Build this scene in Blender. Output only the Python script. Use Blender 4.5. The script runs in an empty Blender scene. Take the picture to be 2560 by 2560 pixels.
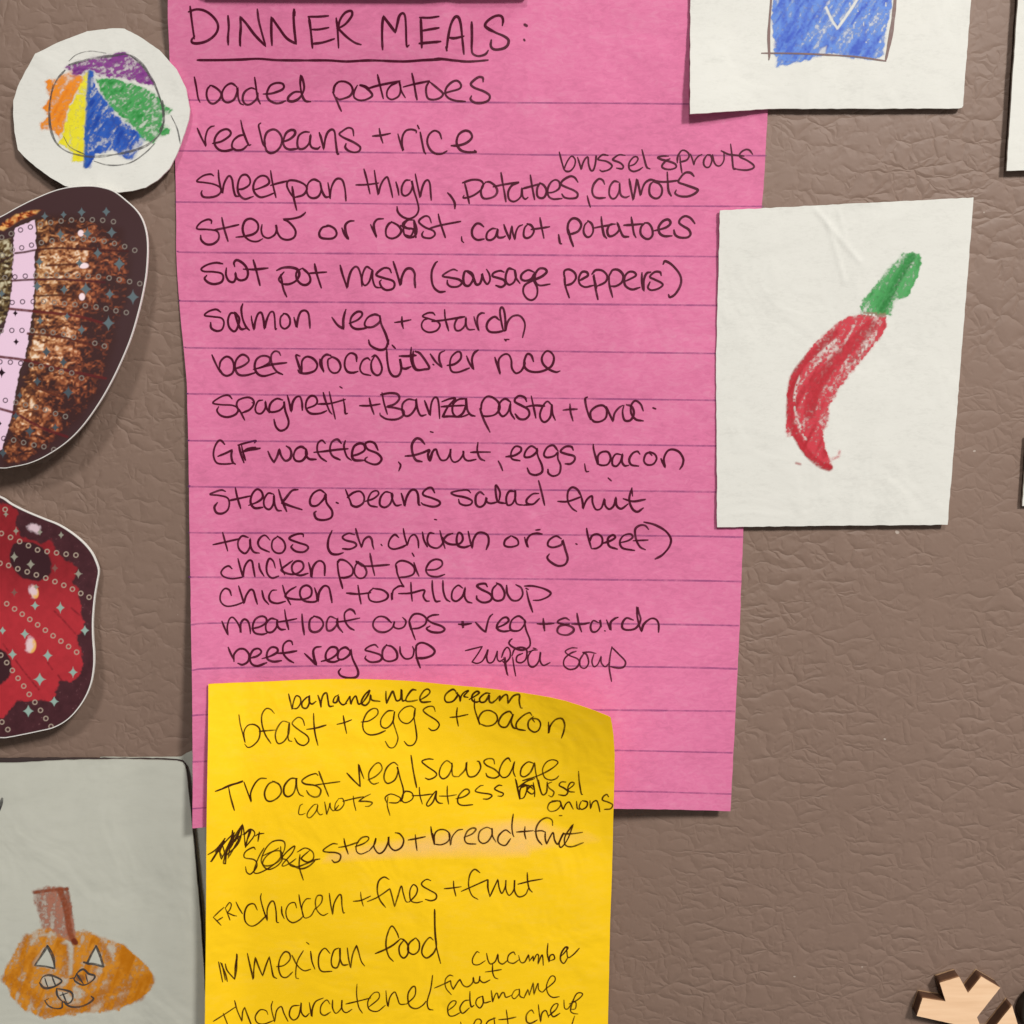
import bpy, math, random
import numpy as np
from mathutils import Vector, geometry

random.seed(7)
scene = bpy.context.scene
COL = scene.collection

# ---------------------------------------------------------------- camera
# the door front is the plane y = 0 (metres); the camera stands close in front of it,
# a little above the middle of the view and tilted down by TILT
TILT = math.radians(8.0)
DIST = 0.150
FPX = 2769.0                      # focal length in units of 1/2560 of the frame width
CT, ST = math.cos(TILT), math.sin(TILT)
CAM = np.array([0.0, -DIST * CT, DIST * ST])
cam_data = bpy.data.cameras.new('camera')
cam = bpy.data.objects.new('camera', cam_data)
COL.objects.link(cam)
cam.location = CAM.tolist()
cam.rotation_euler = (math.pi / 2 - TILT, 0, 0)
cam_data.sensor_fit = 'HORIZONTAL'
cam_data.sensor_width = 36.0
cam_data.lens = 36.0 * FPX / 2560.0
cam_data.clip_start = 0.005
cam_data.clip_end = 50.0
scene.camera = cam

# ---------------------------------------------------------------- light
world = bpy.data.worlds.new('World')
scene.world = world
world.use_nodes = True
bg = world.node_tree.nodes['Background']
bg.inputs[0].default_value = (1.0, 0.96, 0.91, 1)
# the room is brighter to the right of the refrigerator than to the left
_tc = world.node_tree.nodes.new('ShaderNodeTexCoord')
_sx = world.node_tree.nodes.new('ShaderNodeSeparateXYZ')
_mr = world.node_tree.nodes.new('ShaderNodeMapRange')
_mr.interpolation_type = 'SMOOTHSTEP'
for _k, _v in (('From Min', -0.55), ('From Max', 0.75), ('To Min', 0.05), ('To Max', 0.40)):
    _mr.inputs[_k].default_value = _v
world.node_tree.links.new(_tc.outputs['Generated'], _sx.inputs[0])
world.node_tree.links.new(_sx.outputs[0], _mr.inputs['Value'])
world.node_tree.links.new(_mr.outputs[0], bg.inputs[1])


def lamp(name, direction, dist, size, power, col):
    d = bpy.data.lights.new(name, 'AREA')
    d.shape = 'DISK'
    d.size = size
    d.energy = power
    d.color = col
    o = bpy.data.objects.new(name, d)
    COL.objects.link(o)
    v = Vector(direction).normalized()
    o.location = v * dist
    o.rotation_euler = (-v).to_track_quat('-Z', 'Y').to_euler()
    return o


lamp('kitchen_ceiling_lamp', (-0.08, -1.0, 0.78), 1.5, 0.20, 7.3, (1.0, 0.98, 0.945))
lamp('kitchen_ceiling_lamp', (0.56, -1.0, 0.68), 0.60, 0.085, 2.85, (1.0, 0.975, 0.935))

scene.view_settings.view_transform = 'Standard'
scene.view_settings.look = 'None'
scene.view_settings.exposure = 0.0
scene.view_settings.gamma = 1.0
scene.view_settings.use_curve_mapping = False
scene.cycles.max_bounces = 8
scene.cycles.transparent_max_bounces = 24

# ---------------------------------------------------------------- helpers


def P(u, v, h):
    """point h millimetres in front of the door along the sight line of picture position (u, v)"""
    u = np.asarray(u, float); v = np.asarray(v, float); h = np.asarray(h, float) * 1e-3
    a = (u - 1280.0) / FPX
    b = (1280.0 - v) / FPX
    dx = a
    dy = CT + b * ST
    dz = -ST + b * CT
    t = (-h - CAM[1]) / dy
    return np.stack(np.broadcast_arrays(CAM[0] + dx * t, CAM[1] + dy * t, CAM[2] + dz * t), -1)


def lin(r, g, b):
    f = lambda c: ((c / 255 + 0.055) / 1.055) ** 2.4 if c > 10.3 else c / 255 / 12.92
    return (f(r), f(g), f(b))


def sstep(a, b, x):
    t = np.clip((np.asarray(x, float) - a) / (b - a), 0, 1)
    return t * t * (3 - 2 * t)


_tab = np.random.RandomState(3).rand(256, 256)


def vnoise(x, y, seed=0):
    x = np.asarray(x, float) + seed * 17.31; y = np.asarray(y, float) + seed * 9.17
    xi = np.floor(x).astype(int); yi = np.floor(y).astype(int)
    fx = x - xi; fy = y - yi
    fx = fx * fx * (3 - 2 * fx); fy = fy * fy * (3 - 2 * fy)
    g = lambda i, j: _tab[(xi + i) & 255, (yi + j) & 255]
    return (g(0, 0) * (1 - fx) + g(1, 0) * fx) * (1 - fy) + (g(0, 1) * (1 - fx) + g(1, 1) * fx) * fy


def fbm(x, y, seed=0, oct=4):
    s = 0; a = 0.5; t = 0
    for k in range(oct):
        s = s + a * vnoise(x * 2 ** k, y * 2 ** k, seed + k * 3); t += a; a *= 0.55
    return s / t


def spline(pts, n=7):
    """Catmull-Rom through traced points; a point with a third value 1 is a sharp turn"""
    out = []
    segs = []; cur = [pts[0]]
    for p in pts[1:]:
        cur.append(p)
        if p[2]:
            segs.append(cur); cur = [p]
    if len(cur) > 1:
        segs.append(cur)
    for s in segs:
        q = [np.array(p[:2], float) for p in s]
        for i in range(len(q) - 1):
            p0 = q[i - 1] if i else q[i] * 2 - q[i + 1]
            p1, p2 = q[i], q[i + 1]
            p3 = q[i + 2] if i + 2 < len(q) else q[i + 1] * 2 - q[i]
            for k in range(n):
                t = k / n
                out.append(0.5 * (2 * p1 + (p2 - p0) * t + (2 * p0 - 5 * p1 + 4 * p2 - p3) * t * t + (3 * p1 - p0 - 3 * p2 + p3) * t ** 3))
        out.append(q[-1])
    return np.array(out)


def parse(txt, ox=0, oy=0, s=1.0):
    res = []
    for st in txt.split('|'):
        pts = []
        for tok in st.split():
            sharp = tok.endswith('!')
            a, b = tok.rstrip('!').split(',')
            pts.append((ox + float(a) / s, oy + float(b) / s, 1 if sharp else 0))
        res.append(pts)
    return res


def poly(txt, ox=0, oy=0, s=1.0):
    return np.array([(p[0], p[1]) for p in parse(txt, ox, oy, s)[0]])


def smooth_closed(p, n=6):
    out = []
    m = len(p)
    for i in range(m):
        p0, p1, p2, p3 = p[i - 1], p[i], p[(i + 1) % m], p[(i + 2) % m]
        for k in range(n):
            t = k / n
            out.append(0.5 * (2 * p1 + (p2 - p0) * t + (2 * p0 - 5 * p1 + 4 * p2 - p3) * t * t + (3 * p1 - p0 - 3 * p2 + p3) * t ** 3))
    return np.array(out)


def dense_closed(p, step=10.0, jit=0.0, seed=1):
    rs = np.random.RandomState(seed)
    out = []
    for i in range(len(p)):
        a, b = p[i], p[(i + 1) % len(p)]
        n = max(1, int(np.hypot(*(b - a)) / step))
        d = (b - a) / (np.hypot(*(b - a)) + 1e-9)
        nn = np.array([-d[1], d[0]])
        for k in range(n):
            q = a + (b - a) * k / n
            if k and jit:
                q = q + nn * (rs.rand() - 0.5) * 2 * jit
            out.append(q)
    return np.array(out)


ORI = {}


def link(name, me, mat, parent=None, origin=None):
    o = bpy.data.objects.new(name, me)
    COL.objects.link(o)
    if mat is not None:
        for m in (mat if isinstance(mat, (list, tuple)) else [mat]):
            me.materials.append(m)
    if parent is not None:
        o.parent = parent
        ORI[o.name] = ORI[parent.name] if origin is None else origin
    else:
        o.location = origin
        ORI[o.name] = np.array(origin)
    return o


def tag(o, label=None, cat=None, group=None, kind=None):
    if label: o['label'] = label
    if cat: o['category'] = cat
    if group: o['group'] = group
    if kind: o['kind'] = kind
    return o


def mesh_from(name, V, F, smooth=True, midx=None):
    me = bpy.data.meshes.new(name)
    me.from_pydata([tuple(map(float, v)) for v in V], [], F)
    if smooth:
        me.polygons.foreach_set('use_smooth', [True] * len(me.polygons))
    if midx is not None:
        me.polygons.foreach_set('material_index', midx)
    me.update()
    return me


def sheet(name, outline, hf, thick, mat, parent=None, step=22.0, wall_mat=None, bottom=None):
    """a piece of paper or board: outline in picture positions, front face hf(u, v) mm off the door"""
    ol = np.asarray(outline, float)
    lo, hi = ol.min(0), ol.max(0)
    gu = np.arange(lo[0] + step / 2, hi[0], step); gv = np.arange(lo[1] + step / 2, hi[1], step)
    pts = [Vector(p) for p in ol.tolist()]
    n = len(pts)
    inner = []
    for a in gu:
        for b in gv:
            inner.append((a + 0.13, b + 0.07))
    # keep only grid points inside and not too near the rim
    ip = np.array(inner)
    ins = inside(ol, ip[:, 0], ip[:, 1]) & (dist_to(ol, ip[:, 0], ip[:, 1], True) > step * 0.3)
    pts += [Vector(p) for p in ip[ins].tolist()]
    edges = [(i, (i + 1) % n) for i in range(n)]
    vo, eo, fo, ov, oe, of = geometry.delaunay_2d_cdt(pts, edges, [], 1, 1e-6)
    uv = np.array([(v[0], v[1]) for v in vo])
    h = hf(uv[:, 0], uv[:, 1])
    front = P(uv[:, 0], uv[:, 1], h)
    orig = P(uv[:, 0].mean(), uv[:, 1].mean(), 0.0) if parent is None else ORI[parent.name]
    F = []
    for f in fo:
        a, b, c = [uv[i] for i in f[:3]]
        cr = (b[0] - a[0]) * (c[1] - a[1]) - (b[1] - a[1]) * (c[0] - a[0])
        F.append(tuple(f) if cr < 0 else tuple(reversed(f)))
    nf = len(F)
    # rim: boundary of the triangulation
    cnt = {}
    for f in F:
        for i in range(len(f)):
            e = (f[i], f[(i + 1) % len(f)])
            cnt[e] = 1
    rim = [e for e in cnt if (e[1], e[0]) not in cnt]
    ids = sorted({i for e in rim for i in e})
    m = {i: k for k, i in enumerate(ids)}
    V = front.tolist()
    b0 = len(V)
    back_off = np.array([0, thick * 1e-3, 0])
    bk = front[ids] + back_off if bottom is None else np.column_stack([front[ids][:, 0], np.full(len(ids), -bottom * 1e-3), front[ids][:, 2]])
    V += front[ids].tolist(); b1 = len(V)
    V += bk.tolist()
    mi = [0] * nf
    for a, b in rim:
        F.append((b0 + m[b], b0 + m[a], b1 + m[a], b1 + m[b])); mi.append(1 if wall_mat else 0)
    # back face
    b2 = len(V)
    back = front + back_off if bottom is None else np.column_stack([front[:, 0], np.full(len(front), -bottom * 1e-3), front[:, 2]])
    V += back.tolist()
    for f in F[:nf]:
        F.append(tuple(b2 + i for i in reversed(f))); mi.append(0)
    V = np.array(V) - orig
    me = mesh_from(name, V, F, True, mi)
    return link(name, me, [mat, wall_mat] if wall_mat else mat, parent, orig)


def inside(pl, x, y):
    x = np.asarray(x, float); y = np.asarray(y, float)
    r = np.zeros(x.shape, bool)
    j = len(pl) - 1
    for i in range(len(pl)):
        xi, yi = pl[i]; xj, yj = pl[j]
        if yi != yj:
            c = ((yi > y) != (yj > y)) & (x < (xj - xi) * (y - yi) / (yj - yi) + xi)
            r ^= c
        j = i
    return r


def dist_to(pl, x, y, closed=False):
    x = np.asarray(x, float); y = np.asarray(y, float)
    d = np.full(x.shape, 1e9)
    n = len(pl)
    for i in range(n if closed else n - 1):
        a = pl[i]; b = pl[(i + 1) % n]
        ab = b - a; L = ab @ ab + 1e-12
        t = np.clip(((x - a[0]) * ab[0] + (y - a[1]) * ab[1]) / L, 0, 1)
        d = np.minimum(d, (x - a[0] - t * ab[0]) ** 2 + (y - a[1] - t * ab[1]) ** 2)
    return np.sqrt(d)


def sdist(pl, x, y):
    """signed distance, positive inside"""
    return np.where(inside(pl, x, y), 1, -1) * dist_to(pl, x, y, True)


WSC = 0.88


def ink(name, strips, hf, mat, parent, lift=0.03, extra=None, wob=0.22, taper=True):
    """pen or pencil strokes as thin ribbons lying on the paper"""
    V = []; F = []; k = 0
    rs = np.random.RandomState(abs(hash(name)) % 1000 if False else sum(map(ord, name)))
    for (ox, oy, s, wd, txt) in strips:
        for st in parse(txt, ox, oy, s):
            q = spline(st, 7)
            if len(q) < 2:
                continue
            keep = np.r_[True, np.hypot(*np.diff(q, axis=0).T) > 0.05]
            q = q[keep]
            if len(q) < 2:
                continue
            seg = np.hypot(*np.diff(q, axis=0).T)
            arc = np.r_[0, np.cumsum(seg)]
            t = np.gradient(q, axis=0)
            t /= np.hypot(t[:, 0], t[:, 1])[:, None] + 1e-9
            nrm = np.column_stack([-t[:, 1], t[:, 0]])
            w = WSC * wd / s / 2 * (1 + wob * 2 * (vnoise(arc / 26.0, np.full(len(arc), k * 3.7), 5) - 0.5)) * (0.94 + 0.12 * rs.rand())
            if taper:
                e = np.minimum(arc, arc[-1] - arc)
                w = w * (0.62 + 0.38 * sstep(0, 9, e))
            w = np.maximum(w, 0.8)
            # round ends
            ext = w[[0, -1]] * 0.45
            q = q.copy()
            q[0] -= t[0] * ext[0]; q[-1] += t[-1] * ext[1]
            L = q + nrm * w[:, None]; R = q - nrm * w[:, None]
            hh = hf(q[:, 0], q[:, 1]) + lift + k * 0.0006 + np.linspace(0, 0.004, len(q))
            b = len(V)
            A = P(L[:, 0], L[:, 1], hf(L[:, 0], L[:, 1]) - hf(q[:, 0], q[:, 1]) + hh)
            B = P(R[:, 0], R[:, 1], hf(R[:, 0], R[:, 1]) - hf(q[:, 0], q[:, 1]) + hh)
            n = len(q)
            V += A.tolist() + B.tolist()
            for i in range(n - 1):
                F.append((b + i, b + i + 1, b + n + i + 1, b + n + i))
            # caps
            for end, sg in ((0, -1), (n - 1, 1)):
                c = q[end] + t[end] * sg * w[end] * 0.75
                V.append(P(c[0], c[1], hh[end]).tolist())
                F.append((b + end, b + n + end, len(V) - 1) if sg > 0 else (b + n + end, b + end, len(V) - 1))
            k += 1
    V = np.array(V) - ORI[parent.name]
    me = mesh_from(name, V, F, True)
    # turn every face to the viewer
    import bmesh
    bm = bmesh.new(); bm.from_mesh(me)
    fl = [f for f in bm.faces if f.normal.y > 0]
    if fl:
        bmesh.ops.reverse_faces(bm, faces=fl)
    bm.to_mesh(me); bm.free()
    return link(name, me, mat, parent)


class Print:
    """colour laid on paper point by point (crayon wax, printing ink): a fine sheet with its own colours"""

    def __init__(self, u0, v0, u1, v1, step):
        self.u, self.v = np.meshgrid(np.arange(u0, u1 + step, step, dtype=float), np.arange(v0, v1 + step, step, dtype=float))
        self.rgb = np.zeros(self.u.shape + (3,)); self.a = np.zeros(self.u.shape); self.step = step

    def lay(self, col, alpha):
        alpha = np.clip(alpha, 0, 1)
        na = alpha + self.a * (1 - alpha)
        c = np.asarray(col, float)
        if c.ndim == 1:
            c = np.broadcast_to(c, self.rgb.shape)
        w = (alpha / np.maximum(na, 1e-6))[..., None]
        self.rgb = c * w + self.rgb * (1 - w)
        self.a = na

    def crayon(self, pl, col, ang=60, press=0.75, var=0.5, seed=1, edge=5.0, grain=5.0, streak=(9, 60), dark=None, rough=2.6, tint=0.5, grow=2.0):
        x, y = self.u, self.v
        wx = x + rough * 2 * (fbm(x / 11, y / 11, seed + 40, 3) - 0.5) * 2
        wy = y + rough * 2 * (fbm(x / 11, y / 11, seed + 50, 3) - 0.5) * 2
        d = sdist(np.asarray(pl), wx, wy) + grow
        m = sstep(-edge, edge, d)
        ca, sa = math.cos(math.radians(ang)), math.sin(math.radians(ang))
        p = x * ca - y * sa; q = x * sa + y * ca
        st = 0.6 * vnoise(q / streak[0], p / streak[1], seed) + 0.4 * vnoise(q / (streak[0] * 2.3), p / (streak[1] * 1.6), seed + 9)
        cloud = fbm(x / 45, y / 45, seed + 20, 3)
        g = 0.65 * vnoise(x / grain, y / grain, seed + 30) + 0.35 * vnoise(x / (grain * .5), y / (grain * .5), seed + 31)
        pr = m * (press + var * (0.6 * (st - 0.5) * 2 + 0.4 * (cloud - 0.5) * 2))
        al = np.clip((pr - 0.62 * g) * 2.0, 0, 1) * np.clip(m * 1.5, 0, 1)
        al = np.maximum(al, tint * m * (0.45 + 1.1 * cloud) * (0.75 + 0.5 * (0.5 - g)))
        c = np.array(col)[None, None, :] * np.ones(x.shape + (1,))
        if dark is not None:
            k = sstep(0.75, 1.15, pr + 0.25 * (g - .5))[..., None]
            c = c * (1 - k) + np.array(dark) * k
        lt = np.clip(0.5 - al, 0, .5)[..., None]
        self.lay(c + (1 - c) * lt * 0.3, al * 0.93)

    def line(self, txt, ox, oy, s, w, col, alpha=0.9, soft=1.2, grain=0.0, seed=0):
        for st in parse(txt, ox, oy, s):
            q = spline(st, 4)
            lo = q.min(0) - w * 2; hi = q.max(0) + w * 2
            i0 = np.clip(((lo - [self.u[0, 0], self.v[0, 0]]) / self.step).astype(int), 0, None)
            i1 = ((hi - [self.u[0, 0], self.v[0, 0]]) / self.step).astype(int) + 2
            sl = (slice(i0[1], max(i1[1], 0)), slice(i0[0], max(i1[0], 0)))
            if self.u[sl].size == 0:
                continue
            d = dist_to(q, self.u[sl], self.v[sl])
            al = alpha * (1 - sstep(w / 2 - soft, w / 2 + soft, d))
            if grain:
                al = al * np.clip(1 - grain * (vnoise(self.u[sl] / 4, self.v[sl] / 4, seed) - .25), 0, 1)
            full = np.zeros(self.a.shape); full[sl] = al
            self.lay(col, full)

    def build(self, name, hf, mat, parent, lift=0.02, cut=0.03):
        n, m = self.u.shape
        keep = self.a > cut
        fm = keep[:-1, :-1] | keep[1:, :-1] | keep[:-1, 1:] | keep[1:, 1:]
        idx = np.arange(n * m).reshape(n, m)
        f = np.stack([idx[1:, :-1], idx[1:, 1:], idx[:-1, 1:], idx[:-1, :-1]], -1)[fm]
        used = np.zeros(n * m, bool); used[f.ravel()] = True
        remap = np.cumsum(used) - 1
        f = remap[f]
        uu, vv = self.u.ravel()[used], self.v.ravel()[used]
        V = P(uu, vv, hf(uu, vv) + lift) - ORI[parent.name]
        me = bpy.data.meshes.new(name)
        me.vertices.add(len(V)); me.vertices.foreach_set('co', V.astype(np.float32).ravel())
        me.loops.add(f.size); me.loops.foreach_set('vertex_index', f.astype(np.int32).ravel())
        me.polygons.add(len(f)); me.polygons.foreach_set('loop_start', np.arange(0, f.size, 4, dtype=np.int32))
        me.polygons.foreach_set('use_smooth', np.ones(len(f), bool))
        me.update(calc_edges=True)
        at = me.color_attributes.new('pigment', 'FLOAT_COLOR', 'POINT')
        c = np.concatenate([self.rgb.reshape(-1, 3)[used], self.a.reshape(-1, 1)[used]], 1)
        at.data.foreach_set('color', c.astype(np.float32).ravel())
        return link(name, me, mat, parent)


# ---------------------------------------------------------------- materials


def new_mat(name):
    m = bpy.data.materials.new(name); m.use_nodes = True
    nt = m.node_tree
    return m, nt, nt.nodes['Principled BSDF']


def N(nt, kind, **kw):
    n = nt.nodes.new(kind)
    for k, v in kw.items():
        if k.startswith('i_'):
            n.inputs[k[2:].replace('_', ' ')].default_value = v
        else:
            setattr(n, k, v)
    return n


def L(nt, a, b):
    nt.links.new(a, b)


def ramp(nt, fac, stops, interp='LINEAR'):
    r = N(nt, 'ShaderNodeValToRGB')
    cr = r.color_ramp
    cr.interpolation = interp
    while len(cr.elements) > 1:
        cr.elements.remove(cr.elements[-1])
    cr.elements[0].position = stops[0][0]; cr.elements[0].color = tuple(stops[0][1]) + (1,)
    for p, c in stops[1:]:
        e = cr.elements.new(p); e.color = tuple(c) + (1,)
    L(nt, fac, r.inputs[0])
    return r.outputs[0]


def math_(nt, op, a, b=None, clamp=False):
    n = N(nt, 'ShaderNodeMath', operation=op, use_clamp=clamp)
    for i, x in enumerate((a, b)):
        if x is None: continue
        if isinstance(x, (int, float)): n.inputs[i].default_value = x
        else: L(nt, x, n.inputs[i])
    return n.outputs[0]


def paper(name, col, var=0.06, fibre=0.5, rough=0.75, bump=0.25, stretch=(1, 1, 2.5), translucent=0.0, blotch=0.0, sheen=None):
    """paper: fibres, faint clouding and a little tooth"""
    m, nt, b = new_mat(name)
    tc = N(nt, 'ShaderNodeTexCoord')
    mp = N(nt, 'ShaderNodeMapping'); mp.inputs['Scale'].default_value = stretch
    L(nt, tc.outputs['Object'], mp.inputs[0])
    n1 = N(nt, 'ShaderNodeTexNoise', i_Scale=1250.0, i_Detail=5.0, i_Roughness=0.7, i_Distortion=0.8)
    n2 = N(nt, 'ShaderNodeTexNoise', i_Scale=260.0, i_Detail=4.0, i_Roughness=0.6)
    n3 = N(nt, 'ShaderNodeTexNoise', i_Scale=55.0, i_Detail=2.0)
    L(nt, mp.outputs[0], n1.inputs['Vector']); L(nt, mp.outputs[0], n2.inputs['Vector']); L(nt, tc.outputs['Object'], n3.inputs['Vector'])
    s = math_(nt, 'ADD', math_(nt, 'MULTIPLY', n1.outputs[0], fibre), math_(nt, 'MULTIPLY', n2.outputs[0], 1 - fibre))
    s = math_(nt, 'ADD', math_(nt, 'MULTIPLY', s, 0.8), math_(nt, 'MULTIPLY', n3.outputs[0], 0.2))
    dk = tuple(c * (1 - var * 2.2) for c in col); lt = tuple(min(1, c + (1 - c) * var * 0.9) for c in col)
    c = ramp(nt, s, [(0.33, dk), (0.5, col), (0.68, lt)])
    L(nt, c, b.inputs['Base Color'])
    b.inputs['Roughness'].default_value = rough
    b.inputs['Specular IOR Level'].default_value = 0.25
    bp = N(nt, 'ShaderNodeBump', i_Strength=bump, i_Distance=0.00005)
    L(nt, s, bp.inputs['Height'])
    if blotch:
        # slow waviness of a handled sheet, and a few faint dents
        n4 = N(nt, 'ShaderNodeTexNoise', i_Scale=75.0, i_Detail=3.0, i_Roughness=0.5, i_Distortion=0.8)
        L(nt, tc.outputs['Object'], n4.inputs['Vector'])
        b2 = N(nt, 'ShaderNodeBump', i_Strength=1.0, i_Distance=blotch)
        L(nt, n4.outputs[0], b2.inputs['Height']); L(nt, b2.outputs[0], bp.inputs['Normal'])
    L(nt, bp.outputs[0], b.inputs['Normal'])
    return m


def pigment(name, rough=0.6, spec=0.25, metal=0.0, coat=0.0):
    m, nt, b = new_mat(name)
    at = N(nt, 'ShaderNodeVertexColor', layer_name='pigment')
    L(nt, at.outputs[0], b.inputs['Base Color'])
    b.inputs['Roughness'].default_value = rough
    b.inputs['Specular IOR Level'].default_value = spec
    b.inputs['Coat Weight'].default_value = coat
    tr = N(nt, 'ShaderNodeBsdfTransparent'); mx = N(nt, 'ShaderNodeMixShader')
    L(nt, at.outputs[1], mx.inputs[0]); L(nt, tr.outputs[0], mx.inputs[1]); L(nt, b.outputs[0], mx.inputs[2])
    L(nt, mx.outputs[0], nt.nodes['Material Output'].inputs[0])
    return m


def inkmat(name, col, a_lo, a_hi, scale=900.0, rough=0.5):
    """dried pen ink: slightly uneven so the paper shows through in places"""
    m, nt, b = new_mat(name)
    tc = N(nt, 'ShaderNodeTexCoord')
    n1 = N(nt, 'ShaderNodeTexNoise', i_Scale=scale, i_Detail=4.0, i_Roughness=0.6)
    L(nt, tc.outputs['Object'], n1.inputs['Vector'])
    n2 = N(nt, 'ShaderNodeTexNoise', i_Scale=scale / 6, i_Detail=2.0)
    L(nt, tc.outputs['Object'], n2.inputs['Vector'])
    s = math_(nt, 'ADD', math_(nt, 'MULTIPLY', n1.outputs[0], 0.5), math_(nt, 'MULTIPLY', n2.outputs[0], 0.5))
    a = ramp(nt, s, [(0.36, (a_lo,) * 3), (0.56, (a_hi,) * 3)])
    b.inputs['Base Color'].default_value = tuple(col) + (1,)
    b.inputs['Roughness'].default_value = rough
    b.inputs['Specular IOR Level'].default_value = 0.2
    tr = N(nt, 'ShaderNodeBsdfTransparent'); mx = N(nt, 'ShaderNodeMixShader')
    L(nt, a, mx.inputs[0]); L(nt, tr.outputs[0], mx.inputs[1]); L(nt, b.outputs[0], mx.inputs[2])
    L(nt, mx.outputs[0], nt.nodes['Material Output'].inputs[0])
    return m


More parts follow.
